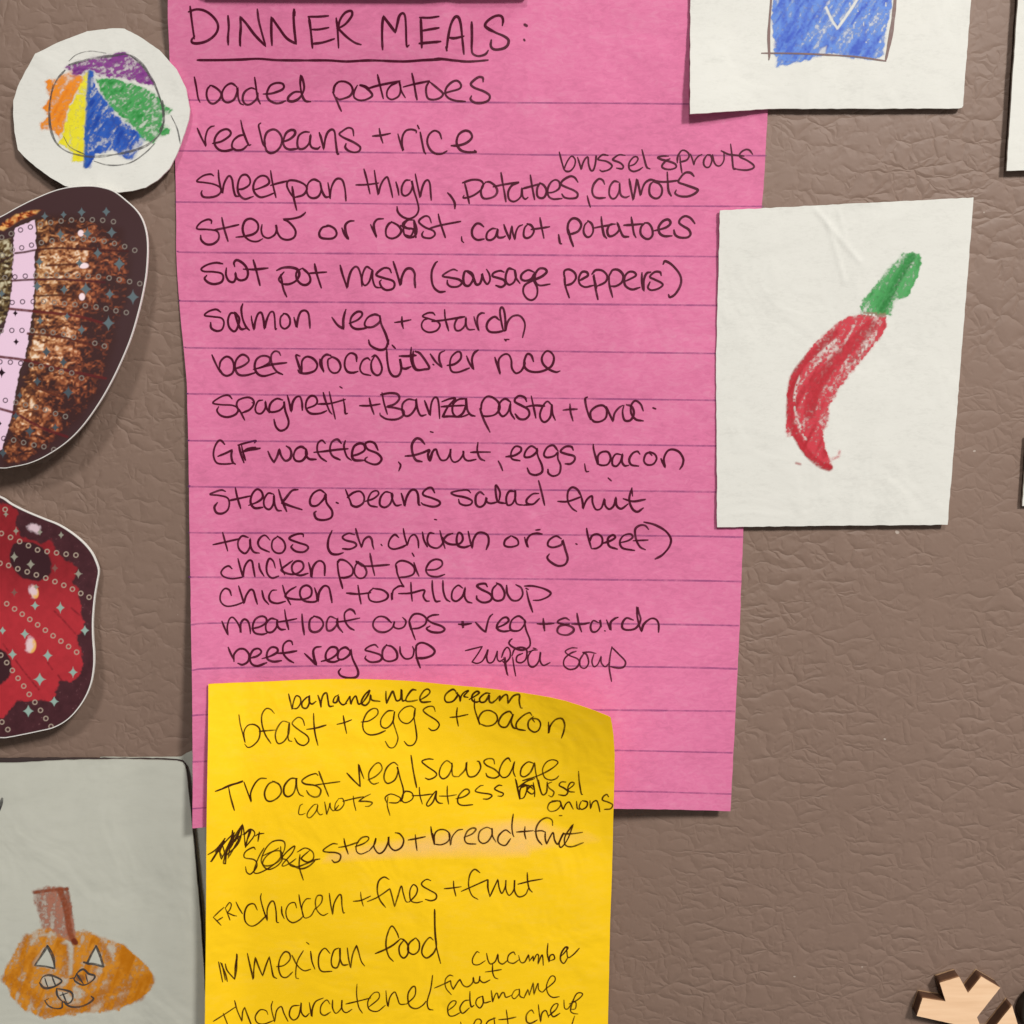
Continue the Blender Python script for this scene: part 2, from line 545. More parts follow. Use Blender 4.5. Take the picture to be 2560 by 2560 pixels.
# ---------------------------------------------------------------- handwriting, pen strokes
# every entry: origin of the strip, pixels per unit, pen width, strokes (x,y ...), "!" = sharp turn
PINK_INK = [
('dinner meals', [(460,0,3,21,
 "46,48 54,120 66,210 78,290|34,88 90,70 150,78 205,112 245,160 256,205 240,250 200,290 150,315 95,325 62,318 58,298 80,270"
 "|330,118 336,200 330,280 332,334|424,345 422,280 426,200 422,125! 470,180 530,260 612,346! 580,230 560,150 550,68|418,338 420,250 422,215"
 "|660,338 655,240 656,128! 710,205 770,285 840,328! 828,220 822,120 824,68|832,115 828,70|932,124 1010,124 1082,118|938,130 950,220 964,358|955,220 1010,220 1086,206|960,328 1040,318 1128,290"
 "|1142,135 1152,220 1160,358|1158,212 1210,180 1255,125 1262,92 1245,80 1205,98 1170,150 1156,212! 1220,275 1280,318 1328,334"
 "|1490,370 1486,280 1488,180 1496,122! 1540,180 1586,242! 1600,180 1615,120 1640,98 1658,120 1665,200 1670,340 1688,338"
 "|100,450 250,450 420,446 560,440 700,450 900,452 1080,452 1220,460 1400,452 1640,460 1800,450 1940,444"),
 (900,0,3,21,
 "448,130 520,132 592,122|456,132 460,220 464,355|462,230 530,218 592,208|445,325 520,318 606,310"
 "|650,378 660,290 680,190 710,130 738,128 756,180 768,290 780,406|668,280 700,286 740,280 780,270|645,352 653,378"
 "|838,165 840,280 838,370 850,405 890,420 940,406 962,378"
 "|1068,190 1074,150 1060,120 1020,118 970,145 940,180 950,205 1010,240 1080,270 1114,300 1106,340 1070,364 1010,370 982,345 985,300"
 "|560,440 620,442 780,460 870,458 960,450"),
 (900,0,3,34,"1236,184 1250,192|1231,296 1235,302")]),
('loaded potatoes', [(460,180,3,19,
 "78,38 92,110 105,190 120,226|200,100 175,130 170,180 190,225 225,236 265,205 280,165 255,130 215,105 195,100"
 "|395,110 355,85 310,110 285,160 295,210 330,228 375,205 400,150 400,115! 405,180 420,230 445,246"
 "|540,130 500,120 455,150 440,200 460,240 500,240 545,200 555,160|530,40 540,110 552,190 572,238"
 "|595,165 660,160 730,135 750,110 735,85 690,82 645,105 622,160 635,205 680,232 720,232 760,216"
 "|880,150 830,150 785,185 785,215 825,218 870,190 900,130 895,70 878,25! 872,90 885,170 910,215 950,222"),
 (700,180,3,19,
 "395,150 420,200 445,260 460,292|402,160 408,110 440,74 490,72 530,97 546,140 525,178 485,196 445,205 425,190"
 "|580,100 560,140 555,185 590,210 640,208 690,180 680,150 640,115 600,98 640,105 665,122! 740,100 900,66"
 "|732,20 748,90 765,160 775,198|880,80 835,100 805,140 805,185 840,205 890,180 905,130 895,70! 910,140 940,192"
 "|925,112 1000,92 1120,66|990,10 1005,80 1018,160 1028,206|1120,70 1098,110 1098,165 1115,200 1160,206 1205,190 1222,160 1180,120 1125,75"
 "|1225,160 1280,145 1345,125 1358,95 1330,65 1290,75 1250,115 1240,160 1265,195 1320,215 1390,220"
 "|1524,72 1520,42 1490,38 1450,65 1432,92 1460,118 1530,145 1572,175 1565,210 1520,230 1465,230 1430,205 1436,180")]),
('red beans and rice', [(460,180,3,19,
 "100,422 130,490 165,556! 160,500 175,440 200,412 226,404|215,535 280,520 340,480 350,450 320,428 270,445 235,490 230,540 260,580 310,592 380,575"
 "|450,470 410,480 370,515 360,560 390,585 440,580 480,545|426,362 440,430 460,490 485,545 500,545"
 "|575,382 560,400 570,450 590,530 605,560|610,560 605,500 625,450 670,430 710,450 735,500 725,555 690,595 650,608 620,590 608,550"
 "|735,525 790,505 830,470 830,440 800,435 765,460 745,520 755,560 790,580 850,575|940,450 900,450 860,480 850,540 865,575 905,570 940,530 950,470! 945,530 960,565 1000,575 1020,560"
 "|1015,455 1030,500 1048,580! 1060,500 1080,450 1110,430 1130,450 1138,520 1150,608 1160,614"),
 (700,180,3,19,
 "553,478 545,430 510,418 465,445 445,465 475,490 550,525 600,560 595,590 560,602 515,590 490,565 495,538"
 "|695,480 760,474 828,460|745,424 755,480 772,532|885,465 900,520 925,590! 915,540 920,480 945,440 985,430 1020,440 1022,455"
 "|1052,452 1065,520 1080,590 1092,612|1032,400 1044,425|1212,500 1195,455 1155,440 1115,475 1105,530 1130,585 1170,612 1215,612 1252,592"
 "|1285,552 1340,550 1400,530 1440,490 1425,450 1385,440 1340,470 1325,530 1350,580 1400,600 1475,600! 1460,588")]),
('sheetpan thigh, potatoes, carrots', [(460,400,3,18,
 "222,118 200,106 150,115 105,145 100,162 150,168 220,180 270,205 275,240 245,268 190,280 145,275 130,250 135,230"
 "|258,76 262,140 278,220 288,248! 300,180 325,130 345,120 362,150 370,210 385,265 410,272"
 "|405,220 445,215 490,185 495,145 470,112 435,115 412,150 402,210 415,260 455,292 500,280 520,272"
 "|520,225 570,210 625,185 640,160 620,125 580,118 540,145 520,195 530,245 570,278 620,270 680,245"
 "|650,80 660,150 675,220 690,280|650,190 700,175 770,158|845,375 825,290 812,200|820,280 790,235 772,190 785,155 840,155 900,180 922,215 895,260 830,280"
 "|1020,165 975,145 935,170 920,225 935,270 970,286 1010,270 1030,220 1022,170! 1035,230 1060,275 1090,275"
 "|1080,170 1090,230 1095,290! 1105,210 1130,155 1160,138 1190,155 1208,220 1215,305"
 "|1350,68 1370,140 1395,252|1290,186 1370,184 1460,172|1428,78 1440,160 1458,260! 1475,190 1500,145 1525,128 1540,170 1555,230 1565,280"
 "|1590,165 1605,220 1612,262|1695,150 1660,155 1635,200 1635,250 1660,268 1695,245 1715,195 1708,155! 1725,230 1750,310 1760,370 1740,415 1690,440 1640,425 1605,390 1598,350"
 "|1735,105 1752,190 1772,280! 1785,215 1805,165 1830,150 1845,180 1850,240 1855,300"),
 (1000,360,3,18,
 "358,366 385,395 410,440 412,482|485,290 500,350 520,445|470,290 540,268 600,272 625,300 610,340 560,380 510,400 475,402 480,385"
 "|640,290 615,320 608,370 625,405 665,408 710,390 730,355 715,315 675,285 640,285|758,215 770,290 785,370 795,432|700,320 770,305 890,285"
 "|890,290 840,310 812,360 820,415 860,430 905,395 915,330! 920,390 940,412 960,400|978,232 990,310 1010,415|915,335 980,318 1060,295"
 "|1050,295 1030,330 1030,385 1055,405 1085,395 1100,350 1080,310 1050,290|1100,365 1150,360 1195,330 1195,285 1165,268 1130,290 1108,340 1115,390 1150,412 1215,408"
 "|1335,285 1310,250 1275,242 1225,270 1208,300 1240,320 1300,345 1332,370 1325,400 1280,408 1235,400 1215,375|1405,388 1415,430 1428,472"),
 (1300,360,3,18,
 "635,300 620,270 590,262 555,300 542,350 555,390 590,405 640,402|740,285 705,280 675,320 670,375 690,408 720,400 745,350 748,290! 750,350 760,385 790,400 820,390"
 "|820,262 830,320 850,420! 865,340 878,262! 890,310 905,385! 920,330 940,290 975,268 1010,270|1000,280 975,310 972,370 1000,402 1035,405 1062,375 1065,330 1040,295 1005,285"
 "|1105,210 1108,270 1115,350 1135,388|1000,272 1050,282 1110,282 1190,272|1305,240 1280,215 1240,215 1205,250 1190,285 1240,305 1310,330 1335,345 1310,372 1260,392 1200,390 1165,370 1172,345")]),
('brussel sprouts', [(1300,360,3,16,
 "295,60 310,120 330,190! 350,140 375,100 395,92 415,120 408,165 380,200 350,205 330,190|432,100 445,140 460,190! 470,150 490,110 510,100 515,150 530,195 550,195 565,150 572,85! 575,100"
 "|660,85 620,80 590,105 590,118 650,130 690,160 670,190 620,205 600,195|790,85 745,80 705,105 700,120 750,140 775,165 765,185 725,180"
 "|820,165 860,150 885,115 875,95 850,100 820,140 820,185 850,205 890,195 920,175|915,42 930,100 950,170 975,186"
 "|1115,90 1070,90 1035,100 1060,115 1120,130 1165,150 1170,175 1130,190 1085,185 1065,165 1090,130 1125,110|1200,90 1205,150 1215,215|1180,140 1185,90 1215,48 1250,55 1270,85 1250,120 1200,135"
 "|1280,75 1295,120 1305,155! 1315,120 1340,90 1365,78|1400,85 1380,120 1380,155 1400,175 1425,165 1440,120 1430,85 1405,80|1445,80 1455,130 1475,160 1505,160 1530,120 1530,60"
 "|1580,0 1590,80 1600,180 1615,190|1510,50 1560,75 1610,82 1680,90|1745,75 1720,45 1690,42 1655,65 1650,95 1700,120 1750,155 1750,180 1700,195 1635,190 1610,180")]),
('stew or roast, carrot, potatoes', [(460,400,3,19,
 "205,475 205,455 180,445 130,465 98,500 105,518 170,520 240,530 262,560 255,600 215,630 165,630 130,600 125,565|284,432 300,510 330,608|225,525 300,510 410,485"
 "|390,578 450,572 520,555 555,520 550,470 505,440 460,455 440,510 455,570 500,605 550,610 590,590"
 "|585,485 580,530 595,570 635,585 680,560 695,520 690,485! 700,540 730,585 780,598 825,580 838,540 820,500 780,460 745,445! 810,440 870,425 905,400 910,392"
 "|1080,498 1040,505 1015,545 1025,580 1070,590 1120,585 1145,555 1130,515 1085,492 1055,500|1185,510 1205,560 1232,592! 1215,550 1210,490 1240,460 1275,456"
 "|1400,485 1420,530 1445,578! 1430,530 1425,480 1450,445 1495,440|1560,465 1535,480 1515,520 1520,570 1560,588 1605,570 1630,530 1605,490 1555,462"
 "|1720,450 1680,450 1650,490 1650,550 1680,580 1730,570 1745,520 1725,450! 1730,520 1740,580|1625,490 1670,510 1720,520 1700,570 1660,560|1690,440 1640,480 1690,520"),
 (1000,360,3,18,
 "235,590 220,550 190,540 150,565 145,590 190,625 250,650 262,680 230,705 180,700 165,680 175,655|288,526 300,580 340,700|215,635 300,610 455,580|462,695 465,725 478,738"
 "|628,620 600,598 570,600 542,640 545,690 580,718 630,712|720,635 690,635 655,665 650,710 680,720 715,695 735,635! 730,680 740,700 770,700 790,690"
 "|780,605 795,650 825,715! 830,660 840,615! 845,660 862,715! 870,660 890,620 920,605|960,600 935,630 928,685 950,705 985,690 1005,650 985,610 955,598"
 "|1050,552 1060,610 1080,705|985,640 1060,630 1122,620|1190,680 1200,740 1212,748"),
 (1300,360,3,19,
 "365,640 375,700 400,768|368,650 380,710 402,765|370,690 358,640 365,590 395,558 435,565 460,605 440,650 400,670 370,675|510,580 485,610 478,660 500,695 530,690 550,650 540,600 510,575"
 "|610,545 615,600 630,680 650,705|550,630 600,620 690,605|715,600 675,605 655,650 670,690 710,680 745,640 730,590! 750,640 775,690 815,695"
 "|835,548 845,610 855,670 870,700|780,608 850,605 920,598|940,590 910,620 905,670 935,705 970,710 995,680 990,630 965,595 935,590"
 "|1005,650 1050,640 1105,620 1130,590 1110,565 1070,580 1040,625 1050,670 1085,690 1140,688|1312,595 1280,555 1240,540 1205,560 1195,590 1225,615 1265,640 1280,675 1255,700 1200,700 1165,680 1155,645")]),
('swt pot hash (sausage peppers)', [(490,630,3,20,
 "200,88 150,80 85,95 40,125 60,145 130,148 190,160 205,190 190,225 140,240 95,230 65,200 80,175"
 "|228,120 225,170 245,215 280,225 298,195 295,155! 305,195 335,212 375,200 390,160 375,110 340,75 305,60 285,80 290,108"
 "|430,60 450,130 480,250|355,128 440,130 540,120|660,150 630,185 622,210 645,235! 660,290 680,335|635,170 650,245"
 "|605,138 650,118 710,115 760,130 775,170 750,215 700,240 650,240|790,125 755,150 755,200 790,240 830,245 858,215 845,165 800,122"
 "|890,90 905,160 940,268|840,160 905,155 980,150|1082,100 1100,170 1135,270! 1145,200 1165,140 1195,110 1220,125 1240,190 1245,255"
 "|1315,130 1280,110 1255,150 1245,210 1265,250 1300,220 1325,130! 1325,200 1345,258 1385,268"
 "|1465,155 1450,125 1410,120 1365,150 1355,175 1410,195 1475,215 1490,245 1475,275 1430,285 1395,265 1378,225 1390,210"
 "|1480,72 1505,150 1535,250! 1545,185 1575,130 1615,125 1640,160 1640,210 1645,265|1810,72 1795,85 1770,140 1768,210 1785,265 1825,298 1868,296"),
 (1090,630,3,19,
 "160,140 130,130 85,150 50,180 110,192 170,205 195,230 165,258 115,260 88,240 85,212"
 "|240,140 215,150 205,200 215,245 250,250 280,200 270,160 230,140! 275,180 300,240 330,235 345,190 345,160! 360,210 385,240 405,210 400,165 380,130"
 "|510,150 480,140 435,155 425,180 470,195 510,210 520,240 490,262 450,250|580,130 545,125 525,170 525,220 550,245 585,225 600,180 590,130! 600,190 630,235"
 "|735,150 690,135 645,165 640,200 670,215 715,200 740,160! 735,210 760,270 755,330 720,360 680,345 655,300 665,250 720,215 790,185 830,150 815,125 775,125 745,165 745,220 780,250 855,240"
 "|965,175 970,250 1000,342|960,180 965,140 1000,130 1040,155 1050,195 1020,235 975,250|1075,215 1110,195 1140,175 1130,150 1095,150 1072,195 1080,240 1120,262 1180,250"
 "|1185,170 1195,260 1215,355|1170,165 1200,135 1250,140 1285,180 1270,225 1210,255|1180,180 1205,270|1300,165 1300,240 1325,338|1300,180 1325,135 1370,135 1405,175 1395,225 1350,255 1310,255"
 "|1415,220 1460,200 1500,175 1485,150 1445,150 1415,190 1420,250 1470,280 1530,265|1545,155 1545,220 1558,290! 1560,210 1580,160 1610,150"
 "|1690,175 1680,150 1640,150 1605,185 1640,205 1690,230 1700,250 1665,275 1615,285 1590,265 1605,225|1705,90 1720,68 1770,95 1825,160 1840,215 1825,270 1790,320 1755,338 1745,320")]),
('salmon veg and starch', [(490,630,3,19,
 "185,450 150,430 95,445 65,475 130,485 190,495 210,530 195,580 155,592 115,570 110,530|295,460 260,460 240,510 250,565 285,595 310,570 325,500 290,450! 310,520 335,575 370,575"
 "|350,390 340,430 350,500 375,560 400,585|415,480 420,520 435,580! 445,520 465,465 490,455 505,500 515,575! 530,510 555,455 580,450 590,490 595,575 605,575"
 "|665,460 635,490 635,550 665,575 700,550 705,505 685,470 655,460|735,490 745,530 755,565! 765,500 785,450 815,438 840,455 850,500 855,570"
 "|1020,490 1060,545 1105,575! 1105,510 1115,460 1125,430|1150,535 1210,510 1245,475 1240,450 1205,450 1165,490 1160,545 1195,575 1250,575 1300,560"
 "|1380,480 1340,468 1290,490 1265,535 1280,562 1330,560 1380,520 1378,475! 1390,540 1425,620 1445,690|1490,528 1550,520 1612,508|1545,485 1545,530 1555,572"),
 (490,630,3,18,
 "1792,472 1775,456 1735,458 1700,482 1755,502 1812,522 1830,550 1805,588 1750,602 1705,582 1692,545 1710,510 1748,498"),
 (1090,630,3,18,
 "65,432 70,500 95,590|-30,520 60,510 215,485|215,485 165,495 140,545 150,585 185,585 220,545 225,490! 225,545 245,580 290,580"
 "|285,485 300,540 322,590! 310,530 315,480 340,458 362,458|475,510 440,485 395,515 380,560 400,595 450,602 510,590"
 "|505,590 490,520 480,450 490,415 508,430 520,500 520,595! 535,530 570,485 620,475 655,505 668,555 650,640|515,655 525,665|525,655 548,655")]),
('beef broccoli over rice', [(510,850,3,19,
 "60,112 85,170 120,240|115,215 125,160 165,125 205,140 225,190 215,245 175,268 140,255 115,215|235,215 290,195 335,160 325,125 285,110 245,145 232,200 255,255 310,265 400,240"
 "|370,220 440,200 490,170 490,130 440,118 395,145 380,200 400,250 450,270 540,245|575,115 560,90 530,85 505,115 510,180 545,235 590,258|395,215 500,185 620,170"
 "|720,120 690,115 705,170 730,245|735,240 735,160 770,125 820,140 850,185 830,230 770,250 720,245 705,225|870,145 875,190 900,240! 885,190 885,140 915,110 950,115"
 "|960,130 930,150 935,210 965,245 1005,240 1025,200 1005,150 950,120|1145,160 1140,115 1100,98 1065,130 1055,190 1075,235 1115,245 1155,235"
 "|1245,150 1225,135 1190,155 1170,210 1190,250 1250,265|1280,120 1255,170 1260,230 1290,262 1320,255 1335,210 1315,150 1285,115 1260,125"
 "|1370,70 1375,150 1390,230 1420,270 1460,265 1480,215 1470,140! 1480,200 1510,215 1550,200|1412,38 1435,62|1555,55 1550,130 1565,200|1465,120 1530,120 1590,115"
 "|1580,110 1560,130 1565,190 1595,225 1650,220 1690,210 1665,160 1620,100 1585,85|1570,85 1565,150 1590,215 1640,225"),
 (510,850,3,21,"1235,0 1250,40 1310,72 1360,65 1380,20 1385,0"),
 (1010,850,3,18,
 "198,105 240,165 285,205! 265,150 270,100 305,80|218,182 224,186|325,190 380,180 425,140 425,95 395,90 355,130 345,190 360,235 410,240 490,210|470,120 490,170 522,220! 510,150 525,100 555,76"
 "|682,130 700,190 722,255! 710,190 715,140 750,108 785,110 805,150 810,210 840,248 880,230 905,180 900,150|972,160 955,115 925,105 905,150 905,200 940,232 1000,240 1060,225 1110,190 1125,130 1100,90 1065,85 1035,130 1045,180 1090,220 1140,240 1170,232")]),
('spaghetti and pasta and broccoli', [(510,850,3,18,
 "210,440 185,415 140,420 80,455 70,475 130,485 215,490 255,515 240,555 180,578 125,565 98,530 110,500|265,520 285,560 305,600|265,535 245,490 260,450 320,430 360,440 375,475 345,520 290,545"
 "|360,468 366,472|440,450 405,460 385,510 395,545 430,550 460,510 460,460! 470,510 490,545|590,450 545,440 500,475 490,530 520,540 570,525 600,490 600,460! 610,530 635,610 620,660 575,680 540,650 525,595"
 "|625,415 640,470 655,535! 665,470 690,430 720,425 735,470 738,525|765,515 830,490 850,460 835,425 800,420 770,455 765,510 800,550 870,550 920,530"
 "|895,395 910,450 940,530 960,555|940,388 955,460 985,592|855,480 950,475 1060,445|1020,350 1036,360|1045,440 1055,500 1060,550 1075,550"
 "|1168,492 1240,492 1320,480|1240,436 1255,500 1275,556|1335,395 1350,470 1375,555|1325,410 1390,398 1450,405 1465,440 1430,480 1370,500! 1440,510 1495,530 1490,570 1440,595 1370,592 1325,565 1320,548"
 "|1580,450 1530,445 1490,480 1490,540 1515,570 1555,555 1590,500 1590,440! 1600,510 1625,565 1665,560"),
 (1010,850,3,18,
 "155,455 175,510 195,565! 205,480 225,435 250,435 262,490 268,588|285,462 345,440 385,440 330,500 290,575! 350,572 430,575 490,555|280,500 340,495 450,490"
 "|460,440 410,445 370,480 365,540 395,575 440,550 465,490 465,435! 475,520 500,560 532,570"
 "|570,515 600,600 645,690|578,530 585,470 620,425 665,430 710,470 715,520 680,560 620,572 590,565|800,465 760,440 720,470 710,530 740,572 780,540 800,470! 800,540 830,592"
 "|920,460 905,430 865,418 835,440 835,465 880,490 930,520 940,560 910,592 865,590 835,555|955,420 970,490 990,585|915,500 980,490 1055,495"
 "|1110,490 1075,460 1040,500 1020,560 1035,605 1065,612 1100,570 1110,480! 1115,550 1135,600|1195,525 1240,520 1298,518|1245,480 1250,540 1268,606"
 "|1375,428 1360,440 1365,490 1385,560 1405,600! 1400,540 1440,500 1490,490 1520,520 1515,580 1475,610 1430,612 1405,590|1520,500 1540,550 1568,608! 1580,550 1610,510 1640,490"
 "|1650,490 1640,540 1655,600 1700,600 1725,550 1710,500 1670,485|1795,530 1775,480 1735,455 1705,490 1705,550 1740,595 1795,606|1868,508 1888,516")]),
('gf waffles, fruit, eggs, bacon', [(510,1080,3,20,
 "155,92 130,65 105,70 78,120 72,180 95,230 150,240 215,236|105,182 160,160 210,135! 205,180 215,225 235,240|262,100 275,160 300,230|282,100 292,150 310,210|255,98 320,80 388,65 380,80|285,150 340,135 420,122|300,140 330,125 385,115"
 "|480,145 500,190 525,228! 550,180 565,130! 580,180 610,215 645,200 655,160 645,125 618,105|765,130 730,110 690,130 672,180 690,215 735,215 770,170 765,125! 765,170 790,202 840,205"
 "|910,85 885,62 855,85 850,140 875,190 918,220|1030,85 1000,55 960,75 945,130 965,180 1020,208|1060,65 1050,110 1070,180 1105,212|825,152 900,145 1000,132 1080,125"
 "|1105,180 1160,165 1205,135 1200,95 1165,85 1125,110 1110,170 1130,210 1210,212|1305,135 1280,85 1240,72 1210,90 1230,130 1300,160 1332,200 1310,235 1270,242 1215,220 1210,200 1225,188|1460,225 1475,250 1462,290"
 "|1655,90 1625,55 1590,50 1560,95 1565,160 1590,210 1635,222|1510,180 1570,175 1640,155 1690,135 1680,170 1690,215! 1710,160 1725,130"),
 (1080,1080,3,18,
 "-10,215 5,150 30,130 45,170 70,210 110,205 135,160 140,125! 140,190 165,225 205,210 235,165 235,140! 240,190 270,215 330,205|345,78 340,140 360,195 395,215|290,152 350,150 438,150"
 "|498,218 515,250 530,288|555,185 620,175 665,145 665,115 625,108 595,150 600,200 660,215"
 "|790,130 745,105 705,140 695,185 740,185 785,150 785,120! 795,180 825,250 825,300 780,322 735,310 715,270|945,140 910,100 865,115 840,165 860,190 915,180 945,150! 945,200 965,250 955,310 910,330 875,310 870,280"
 "|1060,135 1045,110 1000,110 965,145 1010,165 1065,180 1070,210 1040,238 1000,238|1145,238 1155,292 1175,296|1210,92 1215,140 1245,240! 1245,180 1275,150 1320,150 1340,195 1320,240 1280,250 1245,240"
 "|1420,170 1380,165 1355,200 1355,245 1385,255 1415,220 1430,165! 1425,220 1445,252 1475,250|1560,165 1540,145 1505,160 1480,205 1495,245 1550,255"
 "|1640,150 1605,165 1590,215 1615,245 1660,240 1685,200 1670,165 1630,150 1650,175|1718,200 1750,265! 1740,200 1765,145 1805,130 1855,150 1885,200 1880,245 1860,278|-12,-3 8,2")]),
('steak g. beans salad fruit', [(510,1080,3,19,
 "160,445 130,435 80,450 45,468 110,475 170,490 190,525 180,580 140,610 95,605 78,565 100,530|235,418 250,490 275,572|185,515 255,500 345,480|335,550 400,525 440,490 430,445 395,430 360,470 350,530 380,570 440,565"
 "|520,465 480,460 450,510 455,560 490,580 520,540 525,470! 530,540 550,585 580,590|560,432 580,500 620,595|705,432 660,440 610,500 585,530! 650,555 735,582"
 "|910,460 870,435 820,460 795,510 805,550 850,550 900,500 912,465! 920,530 960,590 955,640 900,660 845,650 828,610 840,595|992,528 1006,534"
 "|1062,432 1085,490 1108,540|1075,490 1120,455 1170,445 1200,480 1195,530 1150,560 1110,550 1095,520|1210,520 1270,500 1310,465 1295,440 1255,455 1230,510 1245,550 1300,562"
 "|1400,455 1360,450 1325,490 1320,545 1355,565 1395,540 1415,480 1405,455! 1415,510 1440,550 1480,545|1480,460 1495,510 1505,555! 1520,490 1550,440 1585,435 1605,470 1610,540 1620,548"
 "|1730,455 1710,420 1680,420 1645,450 1650,475 1710,495 1765,520 1765,545 1720,560 1650,545 1630,530"),
 (1080,1080,3,18,
 "290,455 265,435 200,440 145,455 175,475 250,490 300,515 290,542 250,550 210,535 200,505|390,470 360,450 330,480 330,540 360,562 395,540 410,490! 410,520 440,535 490,525|505,510 510,450 480,398 478,450 495,520 550,535"
 "|620,445 580,445 558,490 565,545 600,540 625,490 625,435! 625,500 640,540 690,548|800,460 755,465 712,505 715,535 760,540 805,500|690,548 760,540|800,365 820,440 845,548"
 "|1120,480 1090,430 1050,415 1020,450 1020,520 1050,570 1085,595|945,520 1020,520 1120,485|1120,480 1130,530 1132,575! 1160,510 1200,480 1205,530 1230,580 1270,570 1295,500! 1300,550 1330,578 1365,550 1380,490! 1385,550 1420,575 1470,540"
 "|1500,420 1480,500 1500,570 1540,598 1585,570|1500,425 1505,480|1435,500 1510,520 1600,505|1322,344 1346,366|20,655 35,658")]),
('tacos (shredded chicken or ground beef)', [(510,1300,3,18,
 "140,95 155,150 178,232|68,185 160,165 270,140|330,130 285,120 255,165 265,220 310,250 345,200 345,140! 350,200 375,240 415,248|495,150 460,115 425,130 405,170 425,210 490,240"
 "|550,125 515,155 510,210 540,245 585,245 610,205 595,155 550,120|745,125 740,105 700,105 650,125 645,145 710,170 770,190 780,215 745,240 690,235 655,205 665,185"
 "|960,80 935,140 930,205 955,250 1000,258 1045,245|1130,110 1085,100 1040,125 1060,150 1130,170 1140,195 1095,218 1040,215|1138,65 1155,130 1182,205! 1200,150 1235,125 1258,145 1265,190 1275,218|1328,182 1336,192"
 "|1460,130 1430,110 1395,145 1385,195 1420,218 1480,205 1520,185|1495,65 1505,120 1525,190! 1545,130 1580,110 1605,150 1610,208|1638,90 1650,150 1675,200"),
 (1050,1300,3,18,
 "20,95 30,150 55,195|105,100 70,100 55,150 75,195 130,210 170,175 170,130|150,80 165,140 188,212|245,100 205,115 180,150 220,180 290,180 320,150 315,110 290,95 275,140 285,190 330,205 380,190"
 "|362,85 375,150 392,210! 400,150 430,100 475,95 510,120 515,170 498,220|680,120 640,150 635,190 680,202 735,185 730,145 690,120|785,130 795,170 810,205! 800,160 825,115 870,100 915,105|870,75 900,72"
 "|1060,140 1020,120 970,150 960,190 1000,205 1060,185 1070,150! 1090,220 1108,290 1085,335 1030,342 975,310 955,280 970,255|1170,178 1178,182"
 "|1250,62 1260,120 1285,210|1270,170 1290,120 1330,105 1365,130 1365,180 1330,210 1290,215|1370,175 1430,155 1465,130 1445,112 1410,140 1420,195 1480,218"
 "|1500,170 1560,155 1595,130 1580,105 1530,115 1500,160 1520,210 1610,228|1715,70 1690,42 1650,40 1615,70 1620,140 1650,200 1690,222|1600,155 1710,150|1680,15 1760,35 1840,80 1882,140 1870,200 1820,260 1765,292")]),
('chicken pot pie', [(510,1300,3,18,
 "210,365 185,345 150,360 128,395 150,425 210,440 280,430 300,420|255,290 270,350 292,425! 305,350 335,305 360,310 370,360 382,425|412,325 420,370 450,420"
 "|535,360 520,310 490,290 470,340 475,400 510,435 560,420|568,292 580,350 605,410|665,305 630,330 580,375 640,405 700,400 745,360 735,315 690,310 660,345 670,395 720,415 780,400"
 "|785,320 800,380 805,430! 815,360 845,315 880,308 905,340 905,415|1000,310 1010,400 1040,512|1000,330 1020,298 1070,310 1115,360 1110,410 1060,432 1015,430"
 "|1160,310 1135,345 1130,400 1160,435 1200,430 1220,390 1195,340 1140,310 1185,345! 1260,345 1390,335|1245,250 1260,330 1280,415"
 "|1445,345 1450,400 1480,470 1500,500! 1460,495 1430,520|1445,380 1440,330 1480,305 1540,320 1578,360 1570,405 1520,425 1460,430|1575,320 1590,370 1612,420|1562,248 1576,272"
 "|1668,375 1740,370 1785,340 1780,305 1735,295 1690,320 1665,375 1690,415 1750,425 1805,408")]),
('chicken tortilla soup', [(510,1300,3,18,
 "205,565 190,525 155,515 125,555 125,610 165,645 230,640 300,615|260,495 280,560 300,625! 315,570 345,525 370,530 385,580 400,630|435,530 450,590 485,632"
 "|545,525 510,530 488,570 500,610 550,625 610,610|590,490 610,560 650,635|690,500 640,530 610,570 650,590 740,595 800,570 805,515 770,490 730,510 720,560 750,605 820,615 860,600"
 "|830,510 845,560 852,610! 865,540 900,495 935,505 950,560 960,618|1155,490 1165,560 1178,628|1070,548 1160,555 1250,545|1270,510 1235,550 1245,600 1300,615 1365,595 1380,560 1340,525 1265,512"
 "|1405,550 1412,600! 1412,560 1425,520 1470,495 1500,500|1552,468 1555,540 1562,608|1460,552 1550,548 1650,525 1645,570 1665,605 1690,608|1712,455 1715,530 1735,605 1770,608|1792,455 1795,530 1815,590 1845,612"),
 (1050,1300,3,18,
 "320,510 285,490 245,530 240,590 275,608 320,570 340,505! 335,570 355,610 390,622|505,500 490,478 450,480 428,495 460,520 520,550 540,580 520,610 470,618 430,595 425,570"
 "|580,480 545,520 545,580 575,605 620,595 635,550 610,495 575,472|650,490 655,550 690,600 740,600 770,560 760,510 720,485|800,530 815,600 845,690|785,495 850,495 930,515 980,545 960,575 900,600 850,602|795,512 812,520")]),
('meatloaf cups and veg and starch', [(530,1510,3,18,
 "75,130 95,180 120,232! 115,170 130,115 155,100 185,130 210,180 215,215! 215,150 240,115 270,130 285,180 288,222|300,185 360,170 405,140 405,105 370,92 325,115 305,170 320,215 370,228 410,220"
 "|480,115 440,110 405,150 410,205 450,210 485,170 490,115! 490,160 515,190 550,190|545,42 555,110 575,190|490,135 560,125 635,110|675,75 680,150 692,230"
 "|770,90 735,120 732,185 760,210 805,200 835,155 815,110 765,90|930,110 885,95 860,140 865,195 900,195 935,155 940,105! 945,165 980,212|1075,75 1060,50 1030,40 995,70 1000,130 1030,175 1065,195|930,135 1010,125 1108,105"
